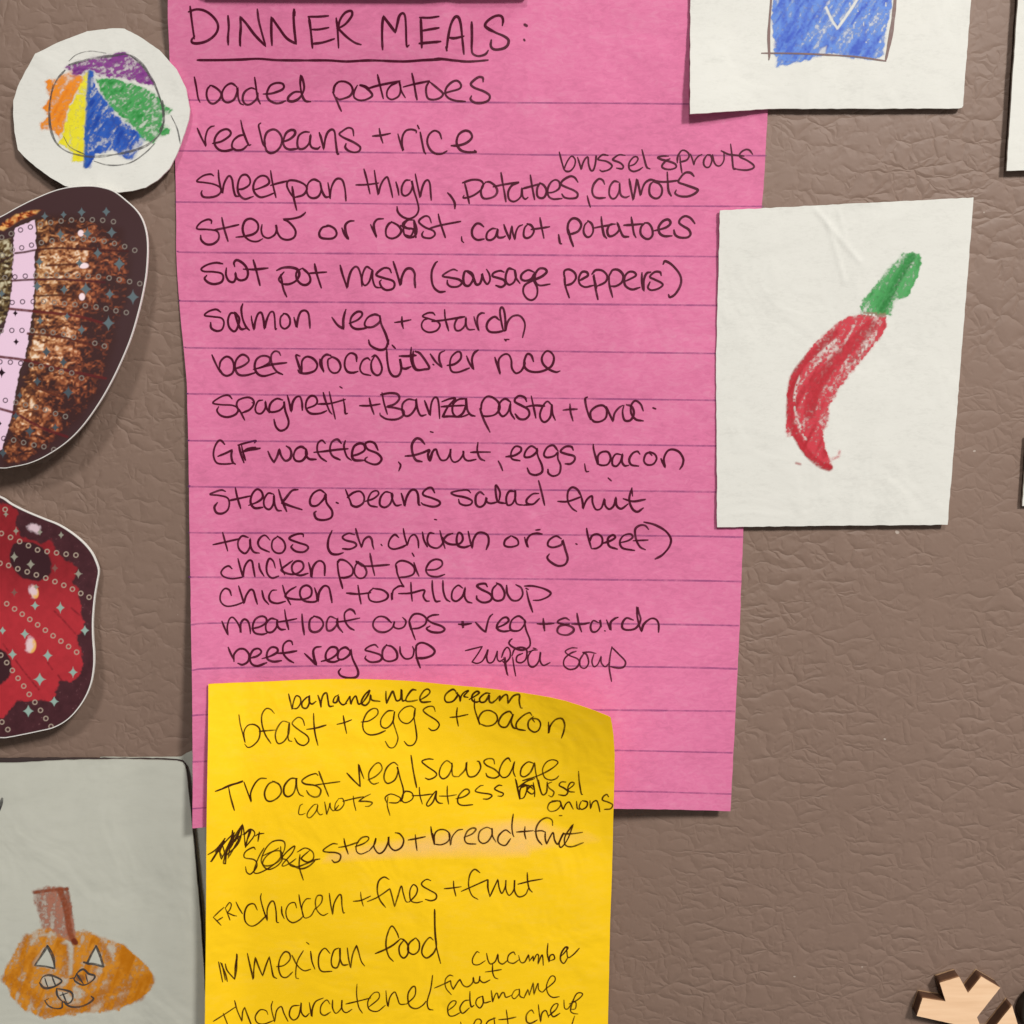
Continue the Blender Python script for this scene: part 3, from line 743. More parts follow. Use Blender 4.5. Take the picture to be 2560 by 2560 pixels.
 "|1345,140 1300,100 1250,95 1215,125 1210,170 1245,205 1300,210 1350,180 1370,130! 1365,170 1400,185 1440,170 1455,130 1430,100"
 "|1480,125 1500,200 1525,268|1490,190 1480,130 1510,80 1560,75 1605,105 1600,150 1550,180 1495,185|1700,80 1650,85 1615,110 1650,140 1720,165 1745,190 1715,212 1650,210 1610,185 1635,165|1850,150 1890,155 1935,148|1885,130 1888,175"),
 (1030,1510,3,18,
 "350,152 390,152 445,146|375,130 380,178|478,138 520,185 552,210! 570,130 585,95 605,76|630,180 690,155 725,125 710,100 675,110 640,155 645,190 685,205 735,200"
 "|845,120 800,90 750,120 735,175 755,200 810,195 850,140 842,115! 855,190 885,270 880,320 830,345 770,330 730,300 735,275 750,262"
 "|940,148 990,150 1065,145|985,110 988,150 995,200|1180,120 1150,105 1105,120 1095,140 1150,155 1205,175 1210,205 1165,232 1110,225 1090,200 1110,165 1180,150"
 "|1238,70 1250,140 1272,208|1200,150 1280,150 1330,140|1400,140 1360,125 1340,165 1350,205 1385,205 1415,165 1410,120 1420,170|1460,120 1475,160 1490,195! 1490,140 1520,110 1545,100|1445,200 1450,202"
 "|1660,120 1610,105 1580,140 1580,180 1620,195 1680,180 1715,120 1700,60 1690,20! 1690,90 1705,160 1722,205! 1740,150 1790,110 1830,115 1850,150 1850,210")]),
('beef veg soup', [(530,1510,3,19,
 "122,325 140,370 165,420|165,430 165,380 200,340 245,340 278,380 270,430 230,455 195,445|290,405 340,390 370,360 350,335 310,345 285,395 295,445 340,465 410,440"
 "|375,410 440,390 490,360 485,330 445,325 415,360 415,410 460,432 520,425|605,305 595,280 565,278 535,310 535,370 570,415 612,440|490,370 560,365 635,352"
 "|695,372 740,415 782,455! 765,400 760,350 780,325 818,320|820,430 890,410 940,370 935,330 890,325 855,370 860,420 910,435 960,420"
 "|1035,350 1000,325 955,350 945,405 980,415 1030,380 1040,340! 1055,410 1095,500 1085,545 1030,555 970,540 950,510 965,485"
 "|1245,325 1220,305 1175,320 1150,345 1200,360 1260,380 1275,405 1250,430 1190,435 1150,410 1155,390|1310,305 1280,350 1285,410 1330,430 1385,410 1385,360 1350,320 1310,310"
 "|1410,320 1415,370 1450,410 1500,400 1515,350 1505,320|1530,330 1535,400 1562,478|1530,365 1535,310 1575,290 1630,310 1670,350 1650,385 1590,405 1530,405")]),
('zuppa soup', [(1030,1510,3,15,
 "400,350 460,335 528,318! 490,380 450,435! 490,445 530,425 560,370 570,340! 560,400 575,440 610,430 635,370 640,350! 640,410 660,430 690,410"
 "|690,400 700,470 720,535|672,400 690,350 715,325 735,350 735,400 700,440 680,430|700,400 712,525|755,400 765,470 778,540|750,390 770,340 820,325 860,345 855,410 820,440 785,430 790,390 830,370"
 "|870,360 900,350|940,345 900,350 870,400 880,460 915,470 950,430 965,360! 960,420 985,460 1035,440|930,335 910,330"
 "|1240,330 1195,330 1150,355 1180,385 1240,410 1255,440 1230,480 1180,490 1140,460 1145,410 1190,370 1230,355|1290,370 1260,420 1265,470 1300,480 1325,440 1310,380 1280,365! 1330,360 1380,370"
 "|1365,375 1350,430 1365,470 1395,450 1420,390! 1420,440 1450,470 1480,440|1500,320 1485,400 1480,480 1497,580|1500,325 1550,375 1600,430 1590,470 1550,480 1490,470")]),
]
YELLOW_INK = [
('banana nice cream', [(560,1690,3,15,
 "485,135 495,180 512,250! 520,200 540,150 570,160 575,200 550,240 515,245|640,150 615,165 585,200 590,235 620,240 640,200 640,145! 640,190 660,210 690,190"
 "|705,145 720,190 728,235! 730,190 745,140 770,128 780,180 790,225 820,225|860,140 830,160 820,195 845,195 860,150! 865,190 890,215 920,205"
 "|905,215 935,168 945,150! 948,190 952,212! 965,175 988,150 1000,182 1010,210 1042,200|1090,105 1050,150 1030,200 1060,220 1090,190 1100,140! 1110,180 1170,190|1040,200 1075,150 1095,110"),
 (940,1690,3,16,
 "75,115 75,160 80,205! 100,160 125,115 140,150 155,185 185,170 192,100! 195,150 200,185 225,180|300,105 270,105 235,150 225,185 260,190 310,180"
 "|330,180 380,150 405,120 390,98 360,110 330,160 345,195 410,192|600,115 575,100 530,130 515,165 530,195 575,190 610,150 610,125|600,125 625,150 632,190! 640,150 665,120 695,110 660,150 690,160"
 "|700,175 745,150 775,125 755,115 725,140 720,175 745,195 780,190|855,130 820,130 780,165 785,195 820,190 850,140! 850,185 870,200 900,180"
 "|900,180 930,150 925,185! 960,145 985,145 990,205! 1030,150 1075,140 1075,190 1085,235 1098,240")]),
('bfast and eggs and bacon', [(560,1690,3,13,
 "112,290 122,360 140,430 158,500! 150,420 180,370 230,365 268,400 262,470 220,520 180,535 155,510|378,280 350,250 315,245 285,290 285,360 310,440 352,505|265,415 320,410 385,405"
 "|490,350 440,340 400,390 385,450 405,505 450,490 485,430 490,350! 480,420 485,480 510,490|605,370 590,325 555,310 515,345 520,370 570,410 625,450 635,490 600,520 555,505 530,465"
 "|672,280 675,360 685,440 705,520|620,400 690,390 765,368|848,362 900,350 958,328|895,298 905,360 920,430"
 "|1028,345 1090,335 1150,290 1150,250 1115,245 1070,280 1042,350 1050,410 1090,440 1150,435 1210,410"
 "|1270,260 1225,265 1180,320 1180,375 1220,390 1265,345 1280,265! 1270,340 1290,410 1305,470 1280,530 1240,535 1210,490"
 "|1430,240 1400,225 1350,240 1310,290 1330,340 1380,355 1425,310 1435,240! 1425,300 1440,400 1445,470 1420,515 1380,520 1352,490"
 "|1585,265 1570,230 1530,230 1495,255 1520,285 1590,330 1615,365 1595,400 1560,408 1535,390|1695,310 1750,305 1830,288|1750,238 1745,300 1758,375"),
 (940,1690,3,14,
 "740,170 740,240 760,310 780,365! 770,320 800,270 850,258 900,285 910,330 880,365 830,375 785,360|1025,290 1000,265 950,290 920,345 940,380 980,380 1010,330 1030,285! 1015,340 1030,385 1060,395"
 "|1170,295 1150,275 1100,300 1055,350 1060,395 1120,408|1180,305 1145,340 1145,390 1185,420 1220,405 1235,360 1215,325 1175,320 1190,345|1295,345 1295,430! 1310,370 1350,325 1395,320 1415,360 1410,410 1392,465")]),
('T roast veg or sausage', [(510,1860,3,14,
 "85,355 180,320 290,275|100,352 200,310 285,285|130,338 200,306 290,282|185,325 200,400 228,498|300,285 325,355 355,435! 350,370 380,300 420,260 468,258"
 "|530,280 485,300 455,360 465,415 500,430 550,405 580,360 565,305 515,278|700,260 650,260 605,310 600,370 630,395 670,370 690,310 692,255! 695,320 715,375 745,392"
 "|855,235 835,222 780,240 735,275 760,300 830,310 875,340 865,385 830,398 790,380 770,350|862,205 890,280 935,392|820,310 900,298 1020,282"
 "|1072,218 1120,270 1172,320! 1165,230 1160,150! 1180,210 1200,260|1230,270 1290,240 1335,190 1320,145 1285,150 1240,210 1240,270 1270,300 1310,290"
 "|1455,160 1420,138 1370,180 1350,250 1375,295 1430,270 1455,210 1450,170! 1470,250 1495,340 1490,400 1475,430|1553,85 1570,200 1595,325"),
 (900,1860,3,13,
 "550,115 510,112 465,130 500,165 570,215 565,245 520,265 490,255|690,150 650,125 610,165 595,225 620,260 660,240 690,180 690,140! 690,200 700,240 740,245"
 "|740,245 790,190 800,135! 800,200 820,245 870,235 905,180 895,135 880,128|1010,150 1000,115 960,110 930,130 950,160 1010,190 1045,230 1010,255 960,245 945,220"
 "|1130,130 1110,105 1070,140 1045,210 1070,250 1110,240 1140,190 1160,130! 1150,200 1165,245|1305,145 1260,135 1215,175 1205,230 1235,245 1280,210 1310,140! 1320,220 1340,300 1360,370"
 "|1220,275 1330,240 1430,190 1485,140 1450,118 1400,135 1370,190 1385,250 1430,270 1470,260 1490,240")]),
('carrots potatess brussel onions', [(510,1860,3,11,
 "740,450 720,465 710,520 730,530 760,520|850,450 820,460 780,510 775,545 800,550 840,505 855,455! 850,500 870,530 890,525|905,435 915,490 920,530! 940,470 945,440! 950,480 975,500 1010,460"
 "|1010,410 985,450 985,495 1020,490 1050,450 1040,410 1010,410|1120,390 1125,440 1140,500|1040,430 1120,410 1195,395|1250,375 1200,400 1160,430! 1220,430 1262,440 1240,465 1210,468"
 "|1380,395 1375,460 1395,535|1370,440 1360,400 1400,375 1450,390 1475,410 1450,440 1390,440"),
 (900,1860,3,12,
 "345,355 320,380 315,420 340,440 385,420 400,390 380,360 330,352|300,420 316,430|445,325 450,385 468,450|390,388 460,385 540,375|565,355 530,400 500,450 515,465 550,430 575,350! 570,410 590,440 620,445"
 "|655,315 655,380 665,450|595,390 660,390 725,380|720,410 780,395 820,365 810,340 780,345 740,390 735,440 770,460 845,455|925,310 900,315 865,350 900,365 970,375 990,390 960,412 925,412"
 "|1065,312 1040,310 1010,335 1040,355 1075,370 1065,390 1035,390|1165,260 1180,330 1200,415! 1200,350 1220,310 1250,310 1250,350 1230,400 1200,412"
 "|1265,320 1255,350 1290,375 1310,350 1290,310 1260,340|1300,290 1310,350 1310,395|1180,330 1250,280 1310,260|1172,270 1186,340 1202,405|1205,330 1260,310 1300,340"
 "|1340,270 1350,330 1370,380 1400,360 1405,285|1440,285 1410,300 1420,330 1455,360 1440,395 1415,385|1545,285 1510,285 1495,310 1530,330 1560,355 1540,385 1490,380"
 "|1550,350 1600,310 1605,290 1580,290 1560,325 1570,355 1610,360|1640,205 1645,280 1660,370 1670,378|1470,430 1425,440 1408,480 1430,505 1475,495 1505,460 1500,430 1440,425"
 "|1500,425 1515,470 1525,490! 1545,450 1570,435 1590,470 1600,488|1625,430 1630,480 1650,490|1660,430 1645,470 1665,490 1700,470 1705,435 1670,425"
 "|1725,425 1730,485! 1745,440 1775,425 1790,460 1800,508|1865,395 1850,378 1825,395 1820,420 1860,435 1895,455 1880,485 1835,490|1495,537 1515,537")]),
('crossed out soup, stew and bread and fruit', [(510,2020,3,13,
 "30,350 90,310 160,225! 50,405! 155,245! 120,330 130,385! 230,180! 150,390 160,420! 180,300 280,200! 180,380! 215,165! 230,250 290,120! 200,260 150,370! 260,260 290,125! 300,180 310,295! 345,155! 300,200! 350,160 380,200 310,295"
 "|385,210 410,195 450,190|415,180 405,250|60,400 130,290 210,200|190,270 250,220 260,180! 200,300|100,300 140,370|140,280 165,380|290,200 350,165 330,230|85,330 150,260|165,330 240,230 265,255"
 "|385,310 370,295 320,320 300,350 310,375 370,385 395,410 390,450 350,495 320,480 312,440"
 "|450,300 410,370 375,470 400,490 470,460 550,400 600,320 605,260 570,242 510,255 460,310 430,390 450,430 500,430 560,400 620,330 680,285 660,340 590,420 600,435 650,410 690,380"
 "|440,360 480,340 540,320 580,330 585,390 540,440 480,460 440,420 470,360 560,300|575,290 580,370 620,390 650,430 700,440 760,420 830,390 870,382|720,350 715,440 745,540"
 "|700,330 760,300 815,330 820,380 780,405 740,390 735,370 790,320|650,420 720,455 780,440 830,400"
 "|1000,270 960,270 895,315 920,330 990,335 1025,355 1015,395 980,408 960,390|1050,230 1060,280 1082,345|1010,295 1070,285 1160,255"
 "|1135,290 1200,265 1235,235 1225,215 1180,225 1145,275 1145,325 1180,345 1240,320|1240,320 1280,270 1290,225! 1275,290 1310,340 1350,320 1380,260 1385,215! 1390,280 1430,318 1480,295 1498,240 1470,195 1435,185"
 "|1532,240 1590,230 1660,215|1585,200 1590,260 1598,318"),
 (880,2010,3,13,
 "592,170 600,230 618,305! 620,230 650,195 700,195 735,230 720,280 670,305 615,300|606,220 620,300|725,220 740,310! 750,250 790,200 830,190|840,250 900,225 930,190 905,180 865,205 845,260 865,295 930,300"
 "|1050,190 1010,175 960,205 950,265 980,295 1020,280 1050,230 1050,180! 1055,240 1080,285|1190,220 1150,195 1100,240 1100,290 1150,310 1190,260|1210,75 1200,160 1205,220 1215,245"
 "|1235,210 1300,205 1360,200|1298,170 1295,220 1305,262|1505,160 1500,120 1460,103 1410,130 1380,190 1390,260 1425,305|1370,205 1420,200 1450,210"
 "|1450,210 1450,260 1460,300! 1490,240 1510,215 1520,270 1545,300 1575,240 1590,215! 1555,290 1570,325 1620,260 1660,150! 1600,240 1600,305 1650,320 1735,290|1580,225 1660,222 1730,212")]),
('FRI chicken and fries and fruit', [(510,2160,3,12,
 "70,400 100,430 128,460|72,398 110,360 150,325|100,425 140,400|160,330 180,380 195,420|160,330 190,290 205,305 195,340 175,365! 220,385 245,390|240,285 262,330 288,372"
 "|400,345 375,300 330,310 305,365 310,430 350,465 400,450 470,385|430,222 425,260 445,340 475,425! 475,340 500,285 525,285 540,350 545,430 560,440|582,320 585,370 602,410"
 "|695,330 680,290 640,300 615,350 625,410 665,440 715,420 745,390|712,230 725,310 750,400|800,260 765,265 735,320 750,400 800,390 835,330|835,340 880,290 885,240 850,240 835,290 850,350 890,385 930,370"
 "|940,220 950,300 965,380! 975,300 1010,235 1030,240 1035,310 1045,365 1055,365|1120,280 1180,272 1250,240|1175,210 1180,260 1195,315"),
 (860,2160,3,12,
 "338,115 300,98 260,130 250,200 270,270 312,325|175,282 250,250 345,185! 360,240 380,320! 405,240 430,165 445,220 465,280 490,285|490,285 540,230 550,180 520,155 495,200 500,270 540,290 590,280"
 "|652,125 620,115 585,140 590,165 640,195 690,225 690,260 655,275 610,265|752,185 810,180 880,170|822,128 825,180 840,240|1020,65 980,40 945,80 935,160 960,235 1005,265|880,205 960,170 1060,125 1080,118! 1080,180 1095,245!"
 "|1095,245 1120,190 1155,115! 1165,180 1185,220 1210,170 1215,120! 1215,190 1240,235 1275,190 1280,120! 1280,200 1310,245 1360,230 1385,180|1375,65 1378,130 1390,185 1412,210|1305,150 1385,130 1490,112|1305,152 1400,128")]),
('IN mexican food', [(510,2340,3,13,
 "110,195 125,270 140,345|125,200 160,280 175,340|160,210 175,260 230,325! 245,240 245,135|230,320 235,230 250,140|135,205 150,280 160,330|240,240 250,150"
 "|325,130 345,220 370,325! 375,240 385,160! 410,230 440,300! 465,220 490,155! 505,230 520,300 545,318|545,230 600,220 645,175 640,130 605,120 570,170 560,240 580,300 620,310 665,270"
 "|660,145 700,220 750,260 800,250|745,110 705,180 690,250 690,310 710,320|800,115 810,190 832,248|770,48 788,62|945,130 905,92 865,140 860,220 885,265 960,265"
 "|1010,90 975,110 955,180 965,230 1000,235 1020,170 1020,90! 1020,160 1040,215 1080,215|1075,90 1085,170 1100,240! 1115,140 1145,70! 1160,120 1180,190 1205,225"),
 (910,2340,3,14,
 "262,15 245,-30 208,-75 175,-10 165,70 185,150 220,190|85,132 150,105 215,70 270,25|300,30 265,80 270,140 300,165 330,130 330,70 300,30 275,20|385,15 340,55 330,110 370,138 410,110 415,50 390,15"
 "|520,30 490,12 445,70 435,130 470,165 520,130 545,80|530,-200 530,-80 540,60 560,150 575,205|532,-190 533,-60 545,70")]),
('cucumber', [(910,2340,3,12,
 "865,125 845,120 815,170 820,210 860,215 910,185|920,130 930,180 950,210 985,190 1005,135! 1010,190 1040,210 1080,180|1135,140 1120,120 1085,145 1080,190 1120,205 1160,180|1160,145 1175,195 1205,195 1235,140! 1240,180"
 "|1240,190 1270,150! 1270,190! 1295,140 1310,150 1305,210! 1330,150 1340,150 1345,220!|1380,55 1375,130 1390,195! 1395,150 1420,140 1430,170 1400,185|1480,150 1500,130 1530,90 1510,85 1480,130 1475,180 1500,205 1530,160|1520,90 1530,160 1570,140 1615,92")]),
('Th charcuterie', [(510,2340,3,12,
 "70,640 150,590 240,530|145,580 160,620 180,670|230,485 250,560 285,640! 290,570 305,535! 325,590 360,680|480,590 465,560 420,555 385,605 400,650 450,660 520,635|515,490 505,540 530,645! 545,560 580,530 600,580 630,640"
 "|715,520 660,530 640,590 670,630 710,600 730,500! 730,570 760,605 790,580|790,500 800,560 808,605! 815,540 840,490 895,465|945,510 920,480 880,520 875,575 905,595 950,570"
 "|965,480 965,540 990,580 1030,540 1035,480! 1035,545 1065,575 1110,550|1148,360 1145,440 1160,530 1188,578|1065,510 1150,490 1250,465|1240,530 1310,470 1310,425 1270,430 1230,490 1240,550 1300,565 1360,520"
 "|1365,410 1370,480 1380,530! 1395,460 1430,420 1450,460 1470,510 1520,510|1520,510 1580,450 1585,385 1560,385 1530,440 1540,520 1590,545 1640,520 1665,490|1715,295 1700,400 1675,490 1685,545 1718,555")]),
('fruit, edamame', [(910,2340,3,12,
 "668,300 640,295 610,330 615,390 655,440|530,390 600,360 650,335! 655,370 670,400! 700,350 720,325! 745,370 780,380 815,350 820,310! 830,350 860,345 870,300! 870,330 900,350 945,330|965,215 965,270 980,310 1005,322|910,270 970,262 1030,252"
 "|630,560 680,520 690,490 660,490 630,530 635,590 670,600 730,570|790,480 750,490 720,540 740,580 790,540|795,415 795,480 805,530 825,520|890,450 850,470 840,510 870,540 895,500 890,450! 900,500 950,490"
 "|955,410 960,450 965,495! 985,440 1000,430 1010,470! 1035,428 1052,428 1062,458 1085,455 1112,440|1160,400 1130,410 1110,450 1130,470 1165,430 1165,395! 1170,450 1200,465|1200,465 1230,400! 1240,445! 1270,350! 1275,440! 1305,355 1310,400 1340,420 1375,380"
 "|1375,390 1430,340 1430,305 1400,305 1370,370 1380,430 1415,460 1465,455")]),
('meat, cheese', [(910,2340,3,12,
 "725,645 735,700|815,680 840,630 870,625 880,650 850,690|985,615 930,640 905,690|975,610 985,700|1068,555 1075,610 1085,700|1010,628 1075,622 1140,608"
 "|1275,580 1255,555 1220,590 1220,640 1250,655 1300,630|1308,515 1315,580 1325,645! 1335,580 1365,560 1385,610|1385,600 1440,550 1455,510 1425,515 1400,560 1420,605 1470,580"
 "|1500,480 1505,540 1530,545 1560,500|1540,510 1600,480 1640,440 1620,425 1590,440 1560,510 1550,560 1570,580 1605,585|1560,490 1590,500 1585,545 1550,550|1580,600 1555,680")]),
]
# ================================================================ the door
def leather():
    m, nt, b = new_mat('pebbled_door_paint')
    tc = N(nt, 'ShaderNodeTexCoord')
    # lay the pattern out on the door front (x across, z up)
    fl = N(nt, 'ShaderNodeMapping'); fl.inputs['Rotation'].default_value = (-math.pi / 2, 0, 0)
    L(nt, tc.outputs['Object'], fl.inputs[0])

    def wander(scale, amp, detail):
        d = N(nt, 'ShaderNodeTexNoise', i_Scale=scale, i_Detail=detail, i_Roughness=0.55)
        L(nt, fl.outputs[0], d.inputs['Vector'])
        sb = N(nt, 'ShaderNodeVectorMath', operation='SUBTRACT'); sb.inputs[1].default_value = (.5, .5, .5)
        L(nt, d.outputs['Color'], sb.inputs[0])
        sc = N(nt, 'ShaderNodeVectorMath', operation='SCALE'); sc.inputs['Scale'].default_value = amp
        L(nt, sb.outputs[0], sc.inputs[0])
        ad = N(nt, 'ShaderNodeVectorMath', operation='ADD')
        L(nt, fl.outputs[0], ad.inputs[0]); L(nt, sc.outputs[0], ad.inputs[1])
        return ad.outputs[0]
    w1 = wander(170.0, 0.0042, 3.0)
    w2 = wander(420.0, 0.0016, 2.0)

    def crease(vec, scale, width, rot, stretch, mask_scale, lo, hi, off):
        mp = N(nt, 'ShaderNodeMapping'); mp.inputs['Rotation'].default_value = (0, 0, rot); mp.inputs['Scale'].default_value = stretch; mp.inputs['Location'].default_value = (off, off * 1.7, 0)
        L(nt, vec, mp.inputs[0])
        v = N(nt, 'ShaderNodeTexVoronoi', feature='DISTANCE_TO_EDGE', voronoi_dimensions='2D', i_Scale=scale, i_Randomness=1.0)
        L(nt, mp.outputs[0], v.inputs['Vector'])
        r = N(nt, 'ShaderNodeMapRange', interpolation_type='LINEAR'); r.inputs['From Max'].default_value = width * 1.9
        L(nt, v.outputs['Distance'], r.inputs['Value'])
        gro = math_(nt, 'POWER', math_(nt, 'SUBTRACT', 1.0, r.outputs[0]), 2.2)
        mk = N(nt, 'ShaderNodeTexNoise', i_Scale=mask_scale, i_Detail=3.0, i_Roughness=0.6)
        mo = N(nt, 'ShaderNodeMapping'); mo.inputs['Location'].default_value = (off * 3, off, 0.31 + off)
        L(nt, fl.outputs[0], mo.inputs[0]); L(nt, mo.outputs[0], mk.inputs['Vector'])
        mr = N(nt, 'ShaderNodeMapRange', interpolation_type='SMOOTHSTEP'); mr.inputs['From Min'].default_value = lo; mr.inputs['From Max'].default_value = hi
        L(nt, mk.outputs[0], mr.inputs['Value'])
        return math_(nt, 'MULTIPLY', gro, mr.outputs[0])
    c1 = crease(w1, 330.0, 0.20, 0.6, (0.72, 1.15, 1.0), 210.0, 0.34, 0.58, 0.0)
    c2 = crease(w1, 520.0, 0.24, -0.5, (1.1, 0.8, 1.0), 260.0, 0.40, 0.62, 0.4)
    c3 = crease(w2, 175.0, 0.07, 0.95, (0.55, 1.3, 1.0), 90.0, 0.44, 0.62, 0.9)
    g = math_(nt, 'MAXIMUM', math_(nt, 'MAXIMUM', c1, math_(nt, 'MULTIPLY', c2, 0.7)), math_(nt, 'MULTIPLY', c3, 0.85))
    # calmer and livelier patches
    zone = N(nt, 'ShaderNodeTexNoise', i_Scale=38.0, i_Detail=2.0)
    L(nt, fl.outputs[0], zone.inputs['Vector'])
    zr = N(nt, 'ShaderNodeMapRange'); zr.inputs['From Min'].default_value = 0.35; zr.inputs['From Max'].default_value = 0.62; zr.inputs['To Min'].default_value = 0.45
    L(nt, zone.outputs[0], zr.inputs['Value'])
    g = math_(nt, 'MULTIPLY', g, zr.outputs[0])
    wob = N(nt, 'ShaderNodeTexNoise', i_Scale=300.0, i_Detail=2.0, i_Roughness=0.5)
    L(nt, w1, wob.inputs['Vector'])
    fine = N(nt, 'ShaderNodeTexNoise', i_Scale=2600.0, i_Detail=2.0)
    L(nt, fl.outputs[0], fine.inputs['Vector'])
    h = math_(nt, 'SUBTRACT', math_(nt, 'MULTIPLY', wob.outputs[0], 0.35), g)
    h = math_(nt, 'ADD', h, math_(nt, 'MULTIPLY', fine.outputs[0], 0.035))
    bp = N(nt, 'ShaderNodeBump', i_Strength=0.55, i_Distance=0.00024)
    L(nt, h, bp.inputs['Height']); L(nt, bp.outputs[0], b.inputs['Normal'])
    cl = N(nt, 'ShaderNodeTexNoise', i_Scale=14.0, i_Detail=3.0)
    L(nt, tc.outputs['Object'], cl.inputs['Vector'])
    c = ramp(nt, cl.outputs[0], [(0.35, (0.203, 0.132, 0.099)), (0.65, (0.225, 0.148, 0.113))])
    mx = N(nt, 'ShaderNodeMix', data_type='RGBA'); mx.inputs['B'].default_value = (0.12, 0.075, 0.055, 1)
    mx.inputs['Factor'].default_value = 0.0; L(nt, c, mx.inputs['A'])
    L(nt, mx.outputs['Result'], b.inputs['Base Color'])
    # dust specks and light scuffs
    dv = N(nt, 'ShaderNodeTexVoronoi', feature='F1', voronoi_dimensions='2D', i_Scale=95.0)
    L(nt, w2, dv.inputs['Vector'])
    sepc = N(nt, 'ShaderNodeSeparateColor'); L(nt, dv.outputs['Color'], sepc.inputs[0])
    rad = math_(nt, 'MULTIPLY', math_(nt, 'POWER', sepc.outputs[0], 3.0), 0.019)
    spk = math_(nt, 'MULTIPLY', math_(nt, 'LESS_THAN', dv.outputs['Distance'], rad), math_(nt, 'GREATER_THAN', sepc.outputs[1], 0.55))
    mx2 = N(nt, 'ShaderNodeMix', data_type='RGBA'); mx2.inputs['B'].default_value = (0.55, 0.48, 0.42, 1)
    L(nt, math_(nt, 'MULTIPLY', spk, 0.55), mx2.inputs['Factor']); L(nt, mx.outputs['Result'], mx2.inputs['A'])
    L(nt, mx2.outputs['Result'], b.inputs['Base Color'])
    sm = N(nt, 'ShaderNodeTexNoise', i_Scale=24.0, i_Detail=5.0, i_Roughness=0.7)
    L(nt, fl.outputs[0], sm.inputs['Vector'])
    rr = N(nt, 'ShaderNodeMapRange'); rr.inputs['From Min'].default_value = 0.3; rr.inputs['From Max'].default_value = 0.7; rr.inputs['To Min'].default_value = 0.52; rr.inputs['To Max'].default_value = 0.70
    L(nt, sm.outputs[0], rr.inputs['Value']); L(nt, rr.outputs[0], b.inputs['Roughness'])
    b.inputs['Specular IOR Level'].default_value = 0.45
    return m


def box_mesh(name, x0, x1, y0, y1, z0, z1, bev=0.0):
    import bmesh
    bm = bmesh.new()
    bmesh.ops.create_cube(bm, size=1)
    for v in bm.verts:
        v.co = Vector(((x0 + x1) / 2 + v.co.x * (x1 - x0), (y0 + y1) / 2 + v.co.y * (y1 - y0), (z0 + z1) / 2 + v.co.z * (z1 - z0)))
    if bev:
        bmesh.ops.bevel(bm, geom=bm.edges[:], offset=bev, segments=3, affect='EDGES')
    me = bpy.data.meshes.new(name); bm.to_mesh(me); bm.free()
    return me


door = link('refrigerator_door', box_mesh('refrigerator_door', -0.33, 0.33, 0, 0.05, -0.45, 0.45, 0.006), leather(), None, np.zeros(3))
tag(door, 'taupe refrigerator door front with pebbled leather grain behind all papers', 'refrigerator door', kind='structure')

# ================================================================ materials of the things
M_PINK = paper('pink_card_stock', (0.665, 0.168, 0.328), blotch=0.0006, var=0.08, fibre=0.72, bump=0.45, stretch=(0.6, 1, 1.35))
M_YELLOW = paper('yellow_note_paper', (1.0, 0.62, 0.005), blotch=0.0006, var=0.025, fibre=0.4, bump=0.15)
M_WHITE = paper('white_drawing_card', (0.69, 0.682, 0.635), blotch=0.00045, var=0.05, fibre=0.6, bump=0.5)
M_GREY = paper('grey_white_paper', (0.53, 0.53, 0.46), blotch=0.0005, var=0.03, fibre=0.35, bump=0.2)
M_RULE = inkmat('violet_ruling_ink', lin(112, 44, 118), 0.14, 0.38, 1500.0)
M_PEN = inkmat('maroon_black_pen_ink', lin(74, 12, 36), 0.68, 1.0, 1100.0, 0.42)
M_PENCIL_Y = inkmat('brown_black_pen_ink', lin(66, 34, 4), 0.55, 0.95, 1300.0, 0.45)
M_GRAPH = inkmat('graphite', (0.06, 0.056, 0.056), 0.42, 0.9, 1600.0, 0.4)
M_CRAYON = pigment('crayon_wax', 0.5, 0.3)
M_FOIL = pigment('glossy_photo_print', 0.38, 0.4, 0, 0.15)
M_EDGE = paper('white_board_edge', (0.85, 0.82, 0.78), var=0.02, fibre=0.3, bump=0.1)

# ================================================================ pink ruled card
PK = np.array([(419, -70), (420, 60), (424, 150), (432, 290), (438, 402), (440, 500), (441, 640), (446, 730), (453, 812), (461, 890), (467, 957), (470, 1080),
               (472, 1200), (475, 1400), (478, 1600), (481, 1800), (482, 1950), (481, 2071), (515, 2068), (900, 2050), (1250, 2030), (1535, 2022), (1700, 2024), (1826, 2028),
               (1838, 1800), (1850, 1550), (1858, 1330), (1880, 1000), (1904, 520), (1909, 470), (1920, 270), (1935, -70)], float)


def h_pink(u, v):
    h = 0.40 + 4.6 * sstep(1330, 2080, v) * (1 - 0.5 * sstep(1450, 1850, u))
    h = h + 1.4 * (1 - sstep(430, 640, u)) * sstep(650, 1250, v)
    # crease running down-left from under the magnet: the upper left of the card tips forward
    a = (235 - v) / 235.0
    bdist = ((1335 - u) * 0.65 + (0 - v) * 0.76) / 140.0
    k = np.clip(np.minimum(a * 1.0, bdist), 0, 1.3)
    h = h + 2.3 * np.sqrt(k * k + 0.0009) * np.clip(k * 9, 0, 1)
    h = h + 0.07 * np.sin(u / 170.0 + v / 330.0) + 0.09 * np.sin(v / 210.0 - u / 500.0)
    return h


